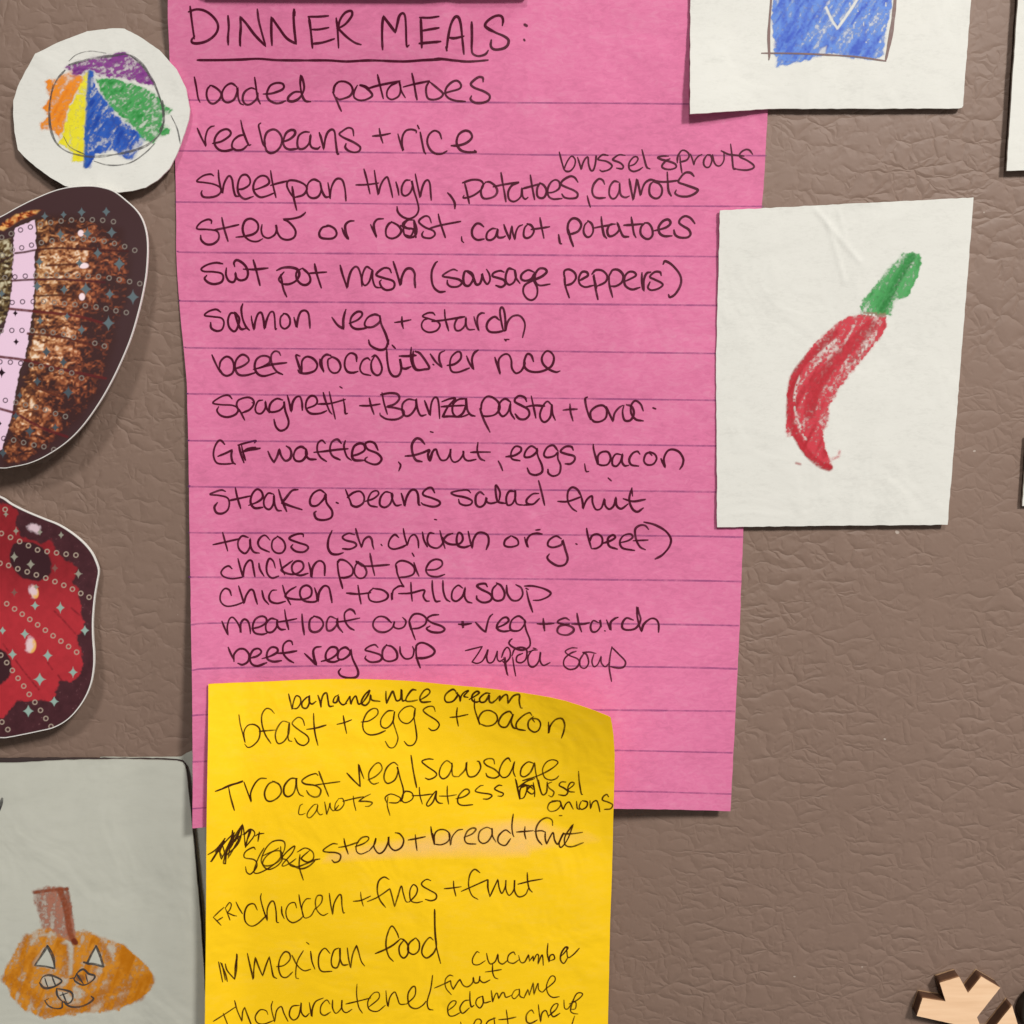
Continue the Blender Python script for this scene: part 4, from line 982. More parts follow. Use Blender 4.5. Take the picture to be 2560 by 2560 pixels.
pink = sheet('index_card', dense_closed(PK, 18, 0.5, 3), h_pink, 0.28, M_PINK, step=16)
tag(pink, 'bright pink ruled index card with handwritten dinner meal list in dark ink', 'index card')
RULES = ["440,248 470,250 800,253 1344,257 1640,259 1925,262", "440,377 800,380 1104,383 1344,387 1640,388 1915,389", "440,505 800,508 1104,511 1300,514 1640,515 1908,516",
         "442,628 490,631 900,634 1134,636 1734,641 1900,643", "448,751 490,753 900,756 1134,758 1734,763 1895,765", "460,868 510,870 900,873 1154,875 1654,882 1890,885",
         "468,984 510,985 900,990 1154,993 1654,999 1880,1002", "471,1101 510,1102 900,1105 1154,1107 1724,1114 1875,1116", "473,1215 510,1217 900,1221 1154,1223 1724,1229 1866,1231",
         "474,1331 510,1332 900,1333 1154,1335 1694,1340 1858,1343", "476,1442 510,1443 900,1445 1154,1446 1694,1451 1852,1454", "478,1562 530,1558 800,1555 1174,1555 1674,1561 1846,1564",
         "480,1676 530,1671 800,1665 1174,1663 1674,1668 1841,1672", "481,1789 530,1786 800,1778 1200,1773 1500,1775 1835,1778", "482,1905 530,1902 800,1885 1200,1874 1535,1876 1830,1882",
         "482,2022 530,2018 800,2000 1200,1982 1535,1978 1827,1985"]
o = ink('printed_ruling', [(0, 0, 1, 5.0, "|".join(RULES))], h_pink, M_RULE, pink, lift=0.012, wob=0.25, taper=False)
for nm, strips in PINK_INK:
    o = ink('handwritten_line', strips, h_pink, M_PEN, pink, lift=0.035)
    o['label'] = 'handwriting in dark ink reading ' + nm if 'waffles' not in nm else 'handwriting in dark ink reading waffles, fruit, eggs, bacon'

# ================================================================ yellow note
YL = np.array([(521, 1710), (590, 1707), (669, 1704), (750, 1700), (831, 1698), (900, 1698), (972, 1700), (1040, 1704), (1107, 1711), (1175, 1717), (1241, 1724), (1310, 1733), (1376, 1744),
               (1415, 1753), (1450, 1764), (1490, 1778), (1520, 1790), (1527, 1794), (1530, 1810), (1534, 1838), (1537, 1885), (1536, 1953), (1533, 2054), (1530, 2188), (1525, 2323), (1520, 2558), (1516, 2700),
               (510, 2700), (512, 2560), (514, 2400), (515, 2250), (516, 2100), (518, 1950), (520, 1850)], float)


def h_yel(u, v):
    t = np.clip(((u - 1535) * 0.62 + (1795 - v) * 1.0) / 400.0 + 1, 0, 1.2)
    h = 0.95 + 4.6 * sstep(1330, 2080, v) * (1 - 0.15 * sstep(1450, 1850, u)) - 1.0 * sstep(2150, 2650, v) + 6.2 * t ** 1.9
    h = h + 0.8 * (1 - sstep(505, 620, u)) * sstep(1700, 1900, v) + 0.55 + 1.2 * (1 - sstep(430, 640, u))
    h = h + 0.22 * np.sin(u / 150.0) * np.sin(v / 190.0 + 0.6) * sstep(2050, 2300, v)
    return h


yel = sheet('sticky_note', dense_closed(YL, 16, 0.25, 5), h_yel, 0.15, M_YELLOW, step=15)
tag(yel, 'bright yellow sticky note with curling top right corner over the pink card, listing weekday dinners', 'sticky note')
for nm, strips in YELLOW_INK:
    o = ink('handwritten_line', strips, h_yel, M_PENCIL_Y, yel, lift=0.05)
    o['label'] = 'handwriting in brown black ink reading ' + nm
pr = Print(770, 2020, 1530, 2185, 3.0)
tp = poly("797,2163 812,2130 900,2108 1000,2092 1100,2074 1180,2056 1230,2046 1300,2040 1350,2044 1400,2062 1470,2072 1512,2096 1500,2112 1420,2120 1332,2134 1326,2147 1240,2150 1100,2151 1000,2152 880,2158")
d = sdist(tp, pr.u, pr.v)
al = sstep(-2, 14, d) * (0.35 + 0.65 * sstep(0, 38, d)) * (0.62 + 0.5 * (fbm(pr.u / 40, pr.v / 25, 3) - .5)) * (1 - 0.45 * sstep(1330, 1400, pr.u))
pr.lay(lin(255, 226, 170), al * 0.55)
pr.build('correction_tape', h_yel, M_CRAYON, yel, 0.025)

# ================================================================ round cut-out with the beach ball
S1 = 3.019
RC = dense_closed(poly("265,405 450,315 660,235 850,213 940,216 1060,280 1200,375 1330,520 1400,660 1420,760 1432,820 1425,900 1395,1000 1340,1150 1280,1270 1190,1360 1100,1415 1000,1440 900,1453 740,1446 600,1430 490,1403 380,1340 270,1260 185,1185 135,1130 110,1000 100,880 100,760 135,650 180,560 230,470", 0, 0, S1), 9, 0.5, 8)


def h_round(u, v):
    return 1.5 + 0.35 * sstep(330, 480, v) + 0.10 * np.sin(u / 60.0) * np.sin(v / 75.0)


ball = sheet('paper_cutout', RC, h_round, 0.3, M_WHITE, step=14)
tag(ball, 'round white paper cutout with crayon beach ball in five colours, touching the pink card', 'paper cutout')
pr = Print(95, 120, 455, 425, 1.5)
T = lambda s: poly(s, 0, 0, S1)
pr.crayon(T("345,610 430,600 480,560 545,540 620,590 625,640 560,720 520,800 490,940 450,1030 400,980 320,975 310,930 370,880 330,820 350,790 390,750 350,660"), lin(238, 142, 30), 60, 0.70, 0.7, 11, dark=lin(222, 116, 10))
pr.crayon(T("640,560 668,545 655,900 640,1160 630,1215 540,1215 560,1160 470,1090 440,1090 470,1030 500,930 530,800 590,700"), lin(236, 224, 45), 78, 0.8, 0.5, 12, dark=lin(226, 208, 25))
pr.crayon(T("490,510 560,480 700,440 800,425 940,395 1020,450 1100,530 1150,620 1150,645 1040,610 920,592 760,575 720,540 680,520 620,560 560,580 545,530"), lin(135, 60, 140), 20, 0.74, 0.7, 13, dark=lin(105, 32, 118), edge=6, streak=(5, 14))
pr.crayon(T("730,600 850,600 1000,640 1110,680 1190,740 1230,790 1290,830 1280,860 1235,870 1210,930 1280,970 1270,1010 1190,1040 1160,1080 1090,1060 1040,990 960,920 880,850 820,790 770,700"), lin(70, 160, 85), 40, 0.76, 0.65, 14, dark=lin(28, 130, 50), streak=(4, 10))
pr.crayon(T("672,540 700,550 720,650 760,720 830,800 860,860 950,930 1030,1000 1080,1060 1050,1130 1000,1200 930,1190 860,1120 780,1150 710,1160 690,1250 640,1260 640,1000 655,800"), lin(40, 90, 185), 55, 0.76, 0.8, 15, dark=lin(15, 62, 160), streak=(5, 22))
pr.line("676,545 668,700 656,900 648,1100 642,1255", 0, 0, S1, 9, lin(35, 85, 160), 0.75, 2.5, 0.6, 4)
pr.line("860,900 920,1010 980,1100", 0, 0, S1, 16, lin(18, 60, 155), 0.6, 5, 0.8, 5)
pr.build('crayon_drawing', h_round, M_CRAYON, ball, 0.02)
o = ink('pencil_outline', [(0, 0, S1, 17, "490,530 430,600 390,700 370,830 380,960 420,1070 500,1140 620,1175 720,1182 850,1168 980,1143 1100,1100 1190,1030 1230,950 1228,830 1200,720 1140,580 1060,470 960,410 860,420 700,440 520,490"),
                              (0, 0, S1, 17, "400,640 375,800 378,940|1225,760 1240,900 1205,990|980,415 1080,500 1150,610"),
                              (0, 0, S1, 9, "520,460 580,410 680,385 800,400|710,1215 800,1243 900,1245 1000,1220 1100,1150 1170,1080|1290,870 1330,950 1350,1020 1360,1085|480,1030 530,1110 640,1165")], h_round, inkmat('soft_pencil', (0.10, 0.095, 0.095), 0.2, 0.72, 1300.0), ball, lift=0.045, wob=0.5)

# ================================================================ two wing-shaped photo magnets
S2 = 2.416
MO = smooth_closed(poly("-560,640 -420,440 -200,335 0,245 100,190 200,140 320,90 420,66 540,58 620,68 690,92 760,145 820,200 860,260 885,340 893,430 888,550 875,650 845,790 800,950 750,1080 680,1230 600,1370 500,1510 400,1610 280,1690 180,1735 80,1757 0,1765 -200,1740 -400,1600 -540,1250", 0, 440, S2), 7)


def h_moth(u, v):
    return 2.75 + 2.3 * sstep(600, 1180, v + 0.25 * u)


moth = sheet('photo_magnet', MO, h_moth, 0.45, M_EDGE, step=24)
tag(moth, 'wing shaped photo magnet with brown bark texture, lilac strip and silver stars', 'magnet', 'wing shaped photo magnets')
rimless = lambda d, w: sstep(w - 1.2, w + 1.2, d)
pr = Print(-20, 455, 378, 1178, 1.5)
x, y = pr.u, pr.v
W1 = lambda s: poly(s, 0, 460, 4.83)
W2 = lambda s: poly(s, 0, 800, 4.83)
dm = sdist(MO, x, y)
pr.lay(lin(66, 42, 44), rimless(dm, 2.0))
base = np.array(lin(66, 42, 44))
# bark: cream and ochre near the strip, rust towards the rim
wob = 14 * (fbm(x / 22, y / 22, 71, 3) - .5)
wig = vnoise((x + wob) / 10.5, (y + wob) / 6.5, 60) * .55 + vnoise((x - wob) / 5.2, (y + wob) / 4.4, 61) * .45
big = fbm(x / 60, y / 35, 62, 3)
area = poly("95,545 160,540 235,552 300,572 318,620 325,700 318,760 292,800 284,850 262,930 248,985 205,1040 160,1080 120,1120 70,1150 10,1165 0,1130 20,1090 45,1030 62,930 80,860 85,780 88,700")
da = sdist(area, x + 10 * (big - .5) * 3, y)
m = sstep(-16, 12, da)
pos = np.clip((x - 70 + (y - 560) * 0.22) / 260, 0, 1)
val = wig * 0.78 + 0.50 * big - 0.085 - 0.30 * pos * sstep(0.1, 1, pos) - 0.12 * sstep(900, 1150, y)
val = val - 0.24 * (1 - sstep(545, 640, y)) - 0.5 * (1 - m)
cols = np.array([lin(60, 34, 28), lin(104, 62, 38), lin(158, 104, 62), lin(208, 164, 116), lin(243, 226, 204)])
stops = np.array([0.22, 0.40, 0.54, 0.68, 0.84])
bark = np.stack([np.interp(val, stops, cols[:, k]) for k in range(3)], -1)
red = np.clip(pos * 1.4 - 0.12 + 0.3 * sstep(950, 1150, y) + 0.5 * (fbm(x / 40, y / 40, 65, 2) - .5), 0, 1)[..., None]
bark = bark * (1 - 0.62 * red) + 0.62 * red * np.stack([np.interp(val, stops, np.array([lin(62, 36, 38), lin(108, 48, 38), lin(150, 66, 46), lin(184, 98, 68), lin(226, 176, 146)])[:, k]) for k in range(3)], -1)
pr.lay(bark, m * rimless(dm, 2.0))
# orange streak near the top left and the dark mottle left of the strip
st = poly("-10,575 0,560 40,535 80,525 104,524 92,536 50,552 10,578")
ds = sdist(st, x + 8 * (wig - .5), y)
pr.lay(np.stack([np.interp(wig, [.3, .5, .75], [lin(110, 40, 20)[k], lin(190, 100, 45)[k], lin(230, 180, 110)[k]]) for k in range(3)], -1), sstep(-2, 5, ds))
lf = poly("-20,600 28,595 34,640 30,700 26,760 14,800 0,812 -20,812")
pr.lay(np.stack([np.interp(wig, [.3, .55, .8], [lin(50, 34, 26)[k], lin(112, 90, 56)[k], lin(200, 190, 160)[k]]) for k in range(3)], -1), sstep(-2, 5, sdist(lf, x, y)))
# lilac strip
LS = poly("36,570 88,549 91,625 88,645 87,700 83,775 79,850 70,930 62,905 50,935 35,1005 30,1040 5,1120 -20,1140 -20,860 0,842 12,812 23,771 29,705 33,638")
LS = poly("36,570 88,549 91,620 88,640 87,700 83,775 79,800 70,860 62,900 50,920 36,1005 30,1035 5,1122 -20,1140 -20,845 0,842 12,812 23,771 29,705 33,638")
dl = sdist(LS, x + 5 * (vnoise(x / 6, y / 6, 81) - .5), y + 3 * (vnoise(x / 6, y / 6, 82) - .5))
pr.lay(np.array(lin(60, 40, 26)), 0.8 * sstep(-7, -1, dl) * (x > 40))
pr.lay(np.array(lin(232, 200, 222)), sstep(-1, 2, dl) * rimless(dm, 2.0))
# dark joints across strip and bark
for t_, w_, c_ in (("38,633 64,630 90,625 145,620 207,623 320,628", 4, (70, 28, 26)), ("28,702 80,699 145,698 215,702 262,706", 4, (78, 28, 32)), ("24,772 93,779 186,789 258,808", 5, (96, 30, 30)),
                   ("-10,889 0,892 62,900 124,916 176,928 264,946", 5, (92, 30, 32)), ("70,834 120,838 165,845 260,872", 5, (84, 36, 28)), ("89,970 120,980 158,996", 4, (92, 44, 32)),
                   ("-8,1018 0,1022 42,1035 88,1062 122,1076 168,1092", 5, (92, 30, 34)), ("117,664 175,661 220,662", 4, (84, 40, 26)), ("-10,660 10,650 30,640", 4, (58, 34, 30)), ("95,740 150,738 205,746", 4, (80, 40, 26))):
    pr.line(t_, 0, 0, 1, w_ * 1.35, lin(*c_), 0.95, 1.6, 0.15, 8)
for cx, cy, rx, ry in ((202, 583, 8, 9), (209, 664, 14, 8), (205, 742, 8, 10)):
    pr.lay(np.array(lin(244, 220, 226)), 1 - sstep(.7, 1.1, np.hypot((x - cx) / rx, (y - cy) / ry)))


def glitter(pr, rings, stars, col_r, col_s, ox, oy, s, r=6.6, rw=2.4):
    x, y = pr.u, pr.v
    for (a, b_) in rings:
        cx, cy = ox + a / s, oy + b_ / s
        d_ = np.abs(np.hypot(x - cx, y - cy) - (r - rw / 2)) - rw / 2
        pr.lay(np.array(col_r(cx, cy)), (1 - sstep(-0.7, 0.9, d_)) * 0.92)
    for (a, b_, q) in stars:
        cx, cy = ox + a / s, oy + b_ / s
        R = q / s
        d_ = (np.abs(x - cx) / (R * .86) + 1e-6) ** .62 + (np.abs(y - cy) / (R * 1.04) + 1e-6) ** .62
        pr.lay(np.array(col_s(cx, cy)), 1 - sstep(0.86, 1.06, d_))


def in_lilac(cx, cy):
    return inside(LS, np.array([cx]), np.array([cy]))[0]


ringsA = [(20, 645), (135, 600), (248, 555), (367, 520), (487, 487), (612, 465), (738, 447), (863, 435), (990, 432), (1115, 432), (1240, 438), (1370, 455),
          (30, 860), (150, 795), (262, 770), (380, 738), (500, 708), (628, 685), (755, 665), (880, 660), (1008, 665), (1130, 672), (1257, 690), (1382, 718), (1505, 755), (1627, 800),
          (60, 1130), (180, 1122), (305, 1112), (430, 1103), (560, 1100), (685, 1100), (810, 1100), (940, 1105), (1065, 1112), (1190, 1118), (1318, 1135), (1440, 1155), (1565, 1178), (1688, 1203),
          (147, 1430), (272, 1422), (400, 1420), (525, 1420), (655, 1430), (780, 1443), (905, 1455), (1030, 1470), (1160, 1485), (1280, 1505), (1400, 1530), (1525, 1552),
          (15, 1772), (143, 1768), (265, 1768), (390, 1770), (520, 1780), (640, 1795), (770, 1815), (890, 1850)]
ringsB = [(1145, 280), (1260, 315), (0, 505), (125, 510), (250, 522), (375, 545), (495, 560), (620, 590), (740, 625), (865, 640), (985, 700),
          (65, 970), (190, 995), (308, 1025), (432, 1052), (550, 1085), (670, 1130), (790, 1165), (45, 1430), (165, 1450), (285, 1480), (410, 1510), (530, 1530), (650, 1565)]
starsA = [(540, 390, 60), (768, 370, 55), (985, 340, 70), (1283, 335, 70), (728, 605, 70), (1055, 600, 80), (1348, 585, 80), (1180, 835, 75), (1440, 965, 95), (475, 940, 70), (960, 955, 65), (448, 1235, 78),
          (775, 1275, 72), (1035, 1270, 96), (1325, 1330, 75), (1605, 1365, 100), (810, 1600, 55), (485, 1650, 60), (1310, 1680, 100), (985, 1760, 70), (20, 1325, 60), (185, 1560, 48), (195, 1905, 52)]
starsB = [(560, 385, 78), (765, 510, 72), (450, 742, 70), (825, 875, 90), (190, 1160, 60), (360, 1340, 78), (668, 1297, 60), (35, 1605, 70), (240, 910, 52), (20, 635, 70), (0, 1250, 36)]
cr = lambda a, b_: lin(58, 32, 52) if in_lilac(a, b_) else lin(132, 122, 114)
cs = lambda a, b_: lin(34, 10, 24) if in_lilac(a, b_) else (lin(92, 106, 112) if b_ < 830 else lin(72, 82, 90))
glitter(pr, ringsA, starsA, cr, cs, 0, 460, 4.83)
glitter(pr, ringsB, starsB, cr, cs, 0, 800, 4.83)
pr.a *= rimless(dm, 1.6)
pr.build('printed_photo', h_moth, M_FOIL, moth, 0.03)

S3 = 2.76
LB = smooth_closed(poly("-620,900 -560,500 -380,200 -180,60 0,115 80,165 180,215 300,265 400,305 490,360 570,425 630,495 665,565 682,630 670,710 655,800 645,900 640,1000 643,1100 650,1200 648,1290 630,1400 590,1500 530,1590 460,1660 370,1710 270,1735 150,1760 70,1775 0,1780 -250,1760 -500,1500", 0, 1200, S3), 7)


def h_lady(u, v):
    return 1.3 + 2.6 * sstep(1400, 1850, v + 0.2 * u)


lady = sheet('photo_magnet', LB, h_lady, 0.45, M_EDGE, step=24)
tag(lady, 'wing shaped photo magnet with red and black spotted ladybird print and silver stars', 'magnet', 'wing shaped photo magnets')
pr = Print(-20, 1235, 258, 1856, 1.5)
x, y = pr.u, pr.v
dm = sdist(LB, x, y)
nz = fbm(x / 14, y / 14, 91, 3)
speck = vnoise(x / 3, y / 3, 92)
dk = np.array(lin(70, 36, 42))[None, None] * (0.75 + 0.5 * nz[..., None]) + np.array(lin(150, 110, 110)) * (sstep(.84, .97, speck) * .35 * sstep(.5, .7, nz))[..., None]
pr.lay(dk, rimless(dm, 2.0))
t3 = lambda s: poly(s, 0, 1240, 7.43)
t4 = lambda s: poly(s, 0, 1500, 5.367)
redp = np.vstack([t3("-150,120 0,130 180,160 300,260 340,350 300,520 370,720 460,780 620,830 800,880 960,800 1000,870 1020,980 1130,1080 1200,1190 1340,1240 1430,1330 1400,1480 1340,1600 1450,1700 1480,1900"),
                  t4("1090,130 1100,230 1140,300 1080,430 1030,470 1050,600 1100,700 1110,850 1090,1000 960,1100 800,1080 770,1180 740,1280 680,1360 560,1350 230,1350 130,1480 60,1560 0,1600 -110,1640")])
dr = sdist(redp, x + 9 * (fbm(x / 8, y / 8, 93, 2) - .5), y + 9 * (fbm(x / 8, y / 8, 94, 2) - .5))
rc = np.array(lin(164, 42, 50))[None, None] * (0.72 + 0.42 * sstep(1400, 1560, y) + 0.25 * (nz - .5))[..., None]
pr.lay(rc, sstep(-3, 3.5, dr) * rimless(dm, 2.0))
for s_ in (t3("250,880 420,850 600,860 780,950 900,1080 960,1260 950,1420 840,1540 700,1580 430,1540 300,1420 200,1270 180,1120 200,980"), t4("-100,640 0,655 70,690 140,800 160,900 140,1020 80,1090 0,1130 -100,1120")):
    dd = sdist(s_, x + 6 * (nz - .5), y + 6 * (nz - .5))
    pr.lay(np.array(lin(58, 30, 36)), sstep(-3, 3, dd))
for t_ in ("730,150 830,250 930,360 1010,450", "210,810 300,930 420,1080 520,1200", "640,840 700,930", "780,1010 830,1080", "960,110 1060,200", "40,590 110,680"):
    pr.line(t_, 0, 1500, 5.367, 4.5, lin(110, 24, 32), 0.75, 2, 0.8, 3)
for cx, cy, rx, ry, an in ((85, 1321, 19, 13, .5), (82, 1478, 11, 18, -.2), (75, 1611, 13, 20, .1)):
    p_ = (x - cx) * math.cos(an) + (y - cy) * math.sin(an); q_ = -(x - cx) * math.sin(an) + (y - cy) * math.cos(an)
    e = np.hypot(p_ / rx, q_ / ry) + .9 * (fbm(x / 10, y / 10, 96, 3) - .5)
    if cy > 1400:
        pr.lay(np.array(lin(230, 176, 96)), 1 - sstep(.75, 1.05, np.hypot((p_ - 4) / rx, (q_ - 3) / ry)))
    pr.lay(np.array(lin(222, 196, 206)), .92 * (1 - sstep(.5, 1.15, e)))
cr = lambda a, b_: lin(176, 158, 142)
cs = lambda a, b_: lin(150, 146, 132) if b_ < 1490 else lin(146, 172, 162)
glitter(pr, [(95, 250), (25, 695), (195, 768), (365, 845), (528, 922), (697, 1002), (875, 1030), (1050, 1055), (1228, 1080), (1410, 1098), (0, 1250), (160, 1290), (330, 1352), (505, 1408), (675, 1465), (850, 1525),
             (1020, 1590), (1185, 1658), (1345, 1730), (1500, 1808), (1655, 1880)], [(110, 340, 66), (297, 650, 78), (265, 1130, 102), (570, 1270, 108), (1135, 725, 78), (1455, 1445, 96), (740, 670, 76), (670, 1690, 70)], cr, cs, 0, 1240, 7.43)
glitter(pr, [(1020, 1340)][:0], [(1020, 1340, 90), (265, 1790, 86)], cr, lambda a, b_: lin(128, 84, 78), 0, 1240, 7.43)
glitter(pr, [(90, 50), (195, 120), (298, 190), (400, 260), (505, 333), (608, 405), (712, 480), (817, 552), (920, 625), (1028, 700), (10, 740), (90, 840), (165, 945), (242, 1050), (318, 1155), (392, 1265), (468, 1372), (543, 1480),
             (615, 1590), (685, 1697), (25, 1637), (105, 1738)], [(470, 75, 72), (810, 103, 82), (1138, 408, 82), (333, 455, 80), (35, 410, 66), (168, 730, 82), (640, 745, 88), (980, 970, 82), (533, 1065, 104), (727, 1362, 82), (380, 1490, 98)], cr, cs, 0, 1500, 5.367)
pr.a *= rimless(dm, 2.3)
pr.build('printed_photo', h_lady, M_FOIL, lady, 0.03)

# ================================================================ folded card with the pumpkin
g0 = P(250, 2230, 0)
fold = bpy.data.objects.new('folded_card', None); COL.objects.link(fold)
fold.location = g0.tolist(); fold.empty_display_size = 0.01; ORI[fold.name] = g0
tag(fold, 'pale grey folded paper card with crayon pumpkin face at the lower left', 'folded card')
BK = np.array([(250, 1893), (330, 1894), (440, 1893), (452, 1892), (466, 1883), (478, 1878), (500, 1874), (540, 1868), (560, 2300), (565, 2700), (250, 2700)], float)
h_back = lambda u, v: 0.55 + 0 * u
back = sheet('back_leaf', dense_closed(BK, 16, 0.6, 2), h_back, 0.25, M_GREY, fold, step=24)
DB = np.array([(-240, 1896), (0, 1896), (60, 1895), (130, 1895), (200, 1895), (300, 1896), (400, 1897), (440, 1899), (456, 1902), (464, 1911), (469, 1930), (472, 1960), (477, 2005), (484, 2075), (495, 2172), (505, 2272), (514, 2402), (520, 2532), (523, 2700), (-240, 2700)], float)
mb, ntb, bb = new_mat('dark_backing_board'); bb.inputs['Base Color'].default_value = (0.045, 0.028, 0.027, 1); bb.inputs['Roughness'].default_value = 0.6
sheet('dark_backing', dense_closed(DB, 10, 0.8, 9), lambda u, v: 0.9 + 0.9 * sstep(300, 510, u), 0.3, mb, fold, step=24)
FR = np.array([(-240, 1906), (-60, 1908), (0, 1908), (60, 1907), (130, 1903), (200, 1900), (300, 1899), (400, 1901), (440, 1903), (455, 1907), (462, 1916), (466, 1932), (469, 1955), (474, 2005), (481, 2075), (490, 2172), (499, 2272), (508, 2402), (515, 2532), (518, 2700), (-240, 2700)], float)


def h_front(u, v):
    return 1.5 + 1.2 * sstep(300, 510, u) + 0.35 * np.sin(v / 160.0) * sstep(380, 500, u) + 0.12 * np.sin(u / 90.0 + v / 70.0)


front = sheet('front_leaf', dense_closed(FR, 16, 0.7, 4), h_front, 0.3, M_GREY, fold, step=18)
pr = Print(-4, 2205, 395, 2552, 1.6)
S5 = 4.6
Q = lambda s: poly(s, 0, 2180, S5)
OR, OD = lin(218, 142, 38), lin(190, 112, 6)
body = "25,1240 80,1100 150,960 230,830 310,740 400,690 490,660 560,640 640,690 740,760 850,690 960,680 1080,720 1200,760 1330,810 1410,840 1480,910 1580,990 1680,1090 1740,1170 1765,1240 1750,1310 1680,1390 1600,1450 1500,1510 1350,1580 1230,1570 1150,1610 1000,1600 850,1630 650,1650 520,1680 430,1640 300,1590 200,1500 140,1430 100,1330 60,1280"
before = pr.a.copy()
pr.crayon(Q(body), OR, 70, 0.72, 0.8, 21, edge=4, grain=6, streak=(8, 70), dark=OD)
# bare paper left uncoloured
hole = np.zeros(pr.a.shape)
for s_, k_ in (("545,835 395,1080 640,1115", 1), ("1105,845 1000,1050 1190,1090", 1), ("760,790 840,800 850,900 830,1180 780,1190 770,950", .8), ("415,745 500,705 640,690 690,700 640,735 520,740", .75),
               ("700,820 760,770 850,830 830,870 760,850", .8), ("430,960 480,900 520,860 420,1040 380,1090 370,1040", .6), ("830,1320 930,1330 945,1440 880,1480 840,1420", .65), ("1230,850 1270,860 1280,920 1240,920", .6),
               ("1160,1370 1200,1370 1180,1480 1140,1500", .6), ("1550,1090 1590,1080 1580,1150", .6), ("660,1230 790,1220 760,1300 700,1330", .55), ("490,1200 650,1195 700,1255 620,1320 500,1320 470,1270", .85),
               ("660,1370 790,1380 835,1460 790,1500 710,1470", .85), ("1000,1170 1085,1190 1080,1240 1000,1265", .75), ("1090,1100 1180,1150 1150,1180 1060,1150", .5)):
    hole = np.maximum(hole, k_ * sstep(-5, 4, sdist(Q(s_), pr.u, pr.v)))
pr.a *= 1 - hole
for t_, w_ in (("1010,1490 1150,1420 1300,1340 1500,1300 1700,1240", 30), ("1400,900 1460,1050 1440,1180 1300,1200", 26), ("310,760 270,900 280,1040 160,1190 60,1230", 18), ("740,860 755,1010 740,1180", 16), ("150,1270 280,1350 380,1420 440,1500", 26), ("480,1620 700,1590 1000,1560", 18),
               ("1100,780 1200,900 1250,1000", 16), ("1230,1540 1400,1480 1600,1420", 24)):
    pr.line(t_, 0, 2180, S5, w_, OD, 0.75, 7, 0.9, 6)
BR, BD = lin(176, 118, 98), lin(138, 66, 36)
pr.crayon(Q("390,215 560,170 660,180 775,185 800,300 820,440 840,600 860,700 885,800 855,835 820,790 760,770 690,745 620,680 490,640 470,560 430,450 405,330"), BR, 80, 0.66, 0.5, 22, edge=4, grain=5, streak=(6, 40), dark=lin(160, 96, 74))
pr.line("690,215 735,330 770,470 790,600 815,720 860,810", 0, 2180, S5, 15, BD, 0.9, 3, 0.5, 7)
pr.line("770,200 790,320 815,480", 0, 2180, S5, 8, BD, 0.6, 3, 0.8, 9)
pr.line("395,235 560,212 660,205 770,195", 0, 2180, S5, 8, BD, 0.85, 2.5, 0.6, 7)
pr.line("440,240 450,330 455,440", 0, 2180, S5, 9, BD, 0.4, 4, 0.9, 9)
pr.line("850,790 870,810", 0, 2180, S5, 12, lin(110, 46, 26), 0.95, 2)
pr.lay(np.array(lin(130, 82, 50)), 0.75 * (1 - sstep(.6, 1.1, np.hypot((pr.u - 200) / 14, (pr.v - 2445) / 10))))
pr.build('crayon_drawing', h_front, M_CRAYON, front, 0.02)
ink('pencil_face', [(0, 2180, S5, 32, "545,850 470,970 400,1075! 520,1085 630,1110! 610,980 545,850|1105,850 1050,950 1000,1055! 1090,1060 1190,1090! 1150,960 1105,850|965,1038 1010,1050"),
                    (0, 2180, S5, 22, "455,1275 490,1210 560,1185 650,1210 710,1255 640,1310 560,1335 500,1330 455,1275|515,1220 530,1270 552,1325|600,1205 620,1260 640,1310|850,1230 900,1150 960,1120 1020,1170 1085,1190 1080,1230 1020,1280 950,1300 870,1260 850,1230|985,1180 1010,1270|880,1170 960,1290|805,1225 860,1215"
                     "|650,1340 660,1420 720,1490 790,1510 835,1460 825,1390 760,1360 650,1340|720,1390 740,1440 765,1500|690,1420 780,1390|515,1480 560,1540 640,1570 710,1560 715,1500|740,1490 760,1520 820,1550 920,1550 1020,1510 1075,1460 1050,1430|515,1480 560,1455"),
                    (0, 1850, 2.722, 22, "-20,500 0,455 14,400")], h_front, M_GRAPH, front, lift=0.05, wob=0.5)

# ================================================================ white cards with crayon drawings
def flat_card(name, outline, hf, label, seed):
    o = sheet(name, dense_closed(np.array(outline, float), 14, 0.7, seed), hf, 0.32, M_WHITE, step=18)
    return tag(o, label, 'drawing card', 'white cards on the door')


def h_chile(u, v):
    h = 0.95 + 0.16 * np.sin(v / 180.0) + 0.0002 * (u - 1800)
    # two crease ridges pressed into the upper part
    for a, b_, s_ in (((2040, 525), (2150, 655), 0.11), ((2070, 560), (2112, 705), 0.08), ((2095, 525), (2115, 600), .06)):
        dd = dist_to(np.array([a, b_], float), u, v)
        h = h + s_ * np.exp(-(dd / 5.0) ** 2)
    return h


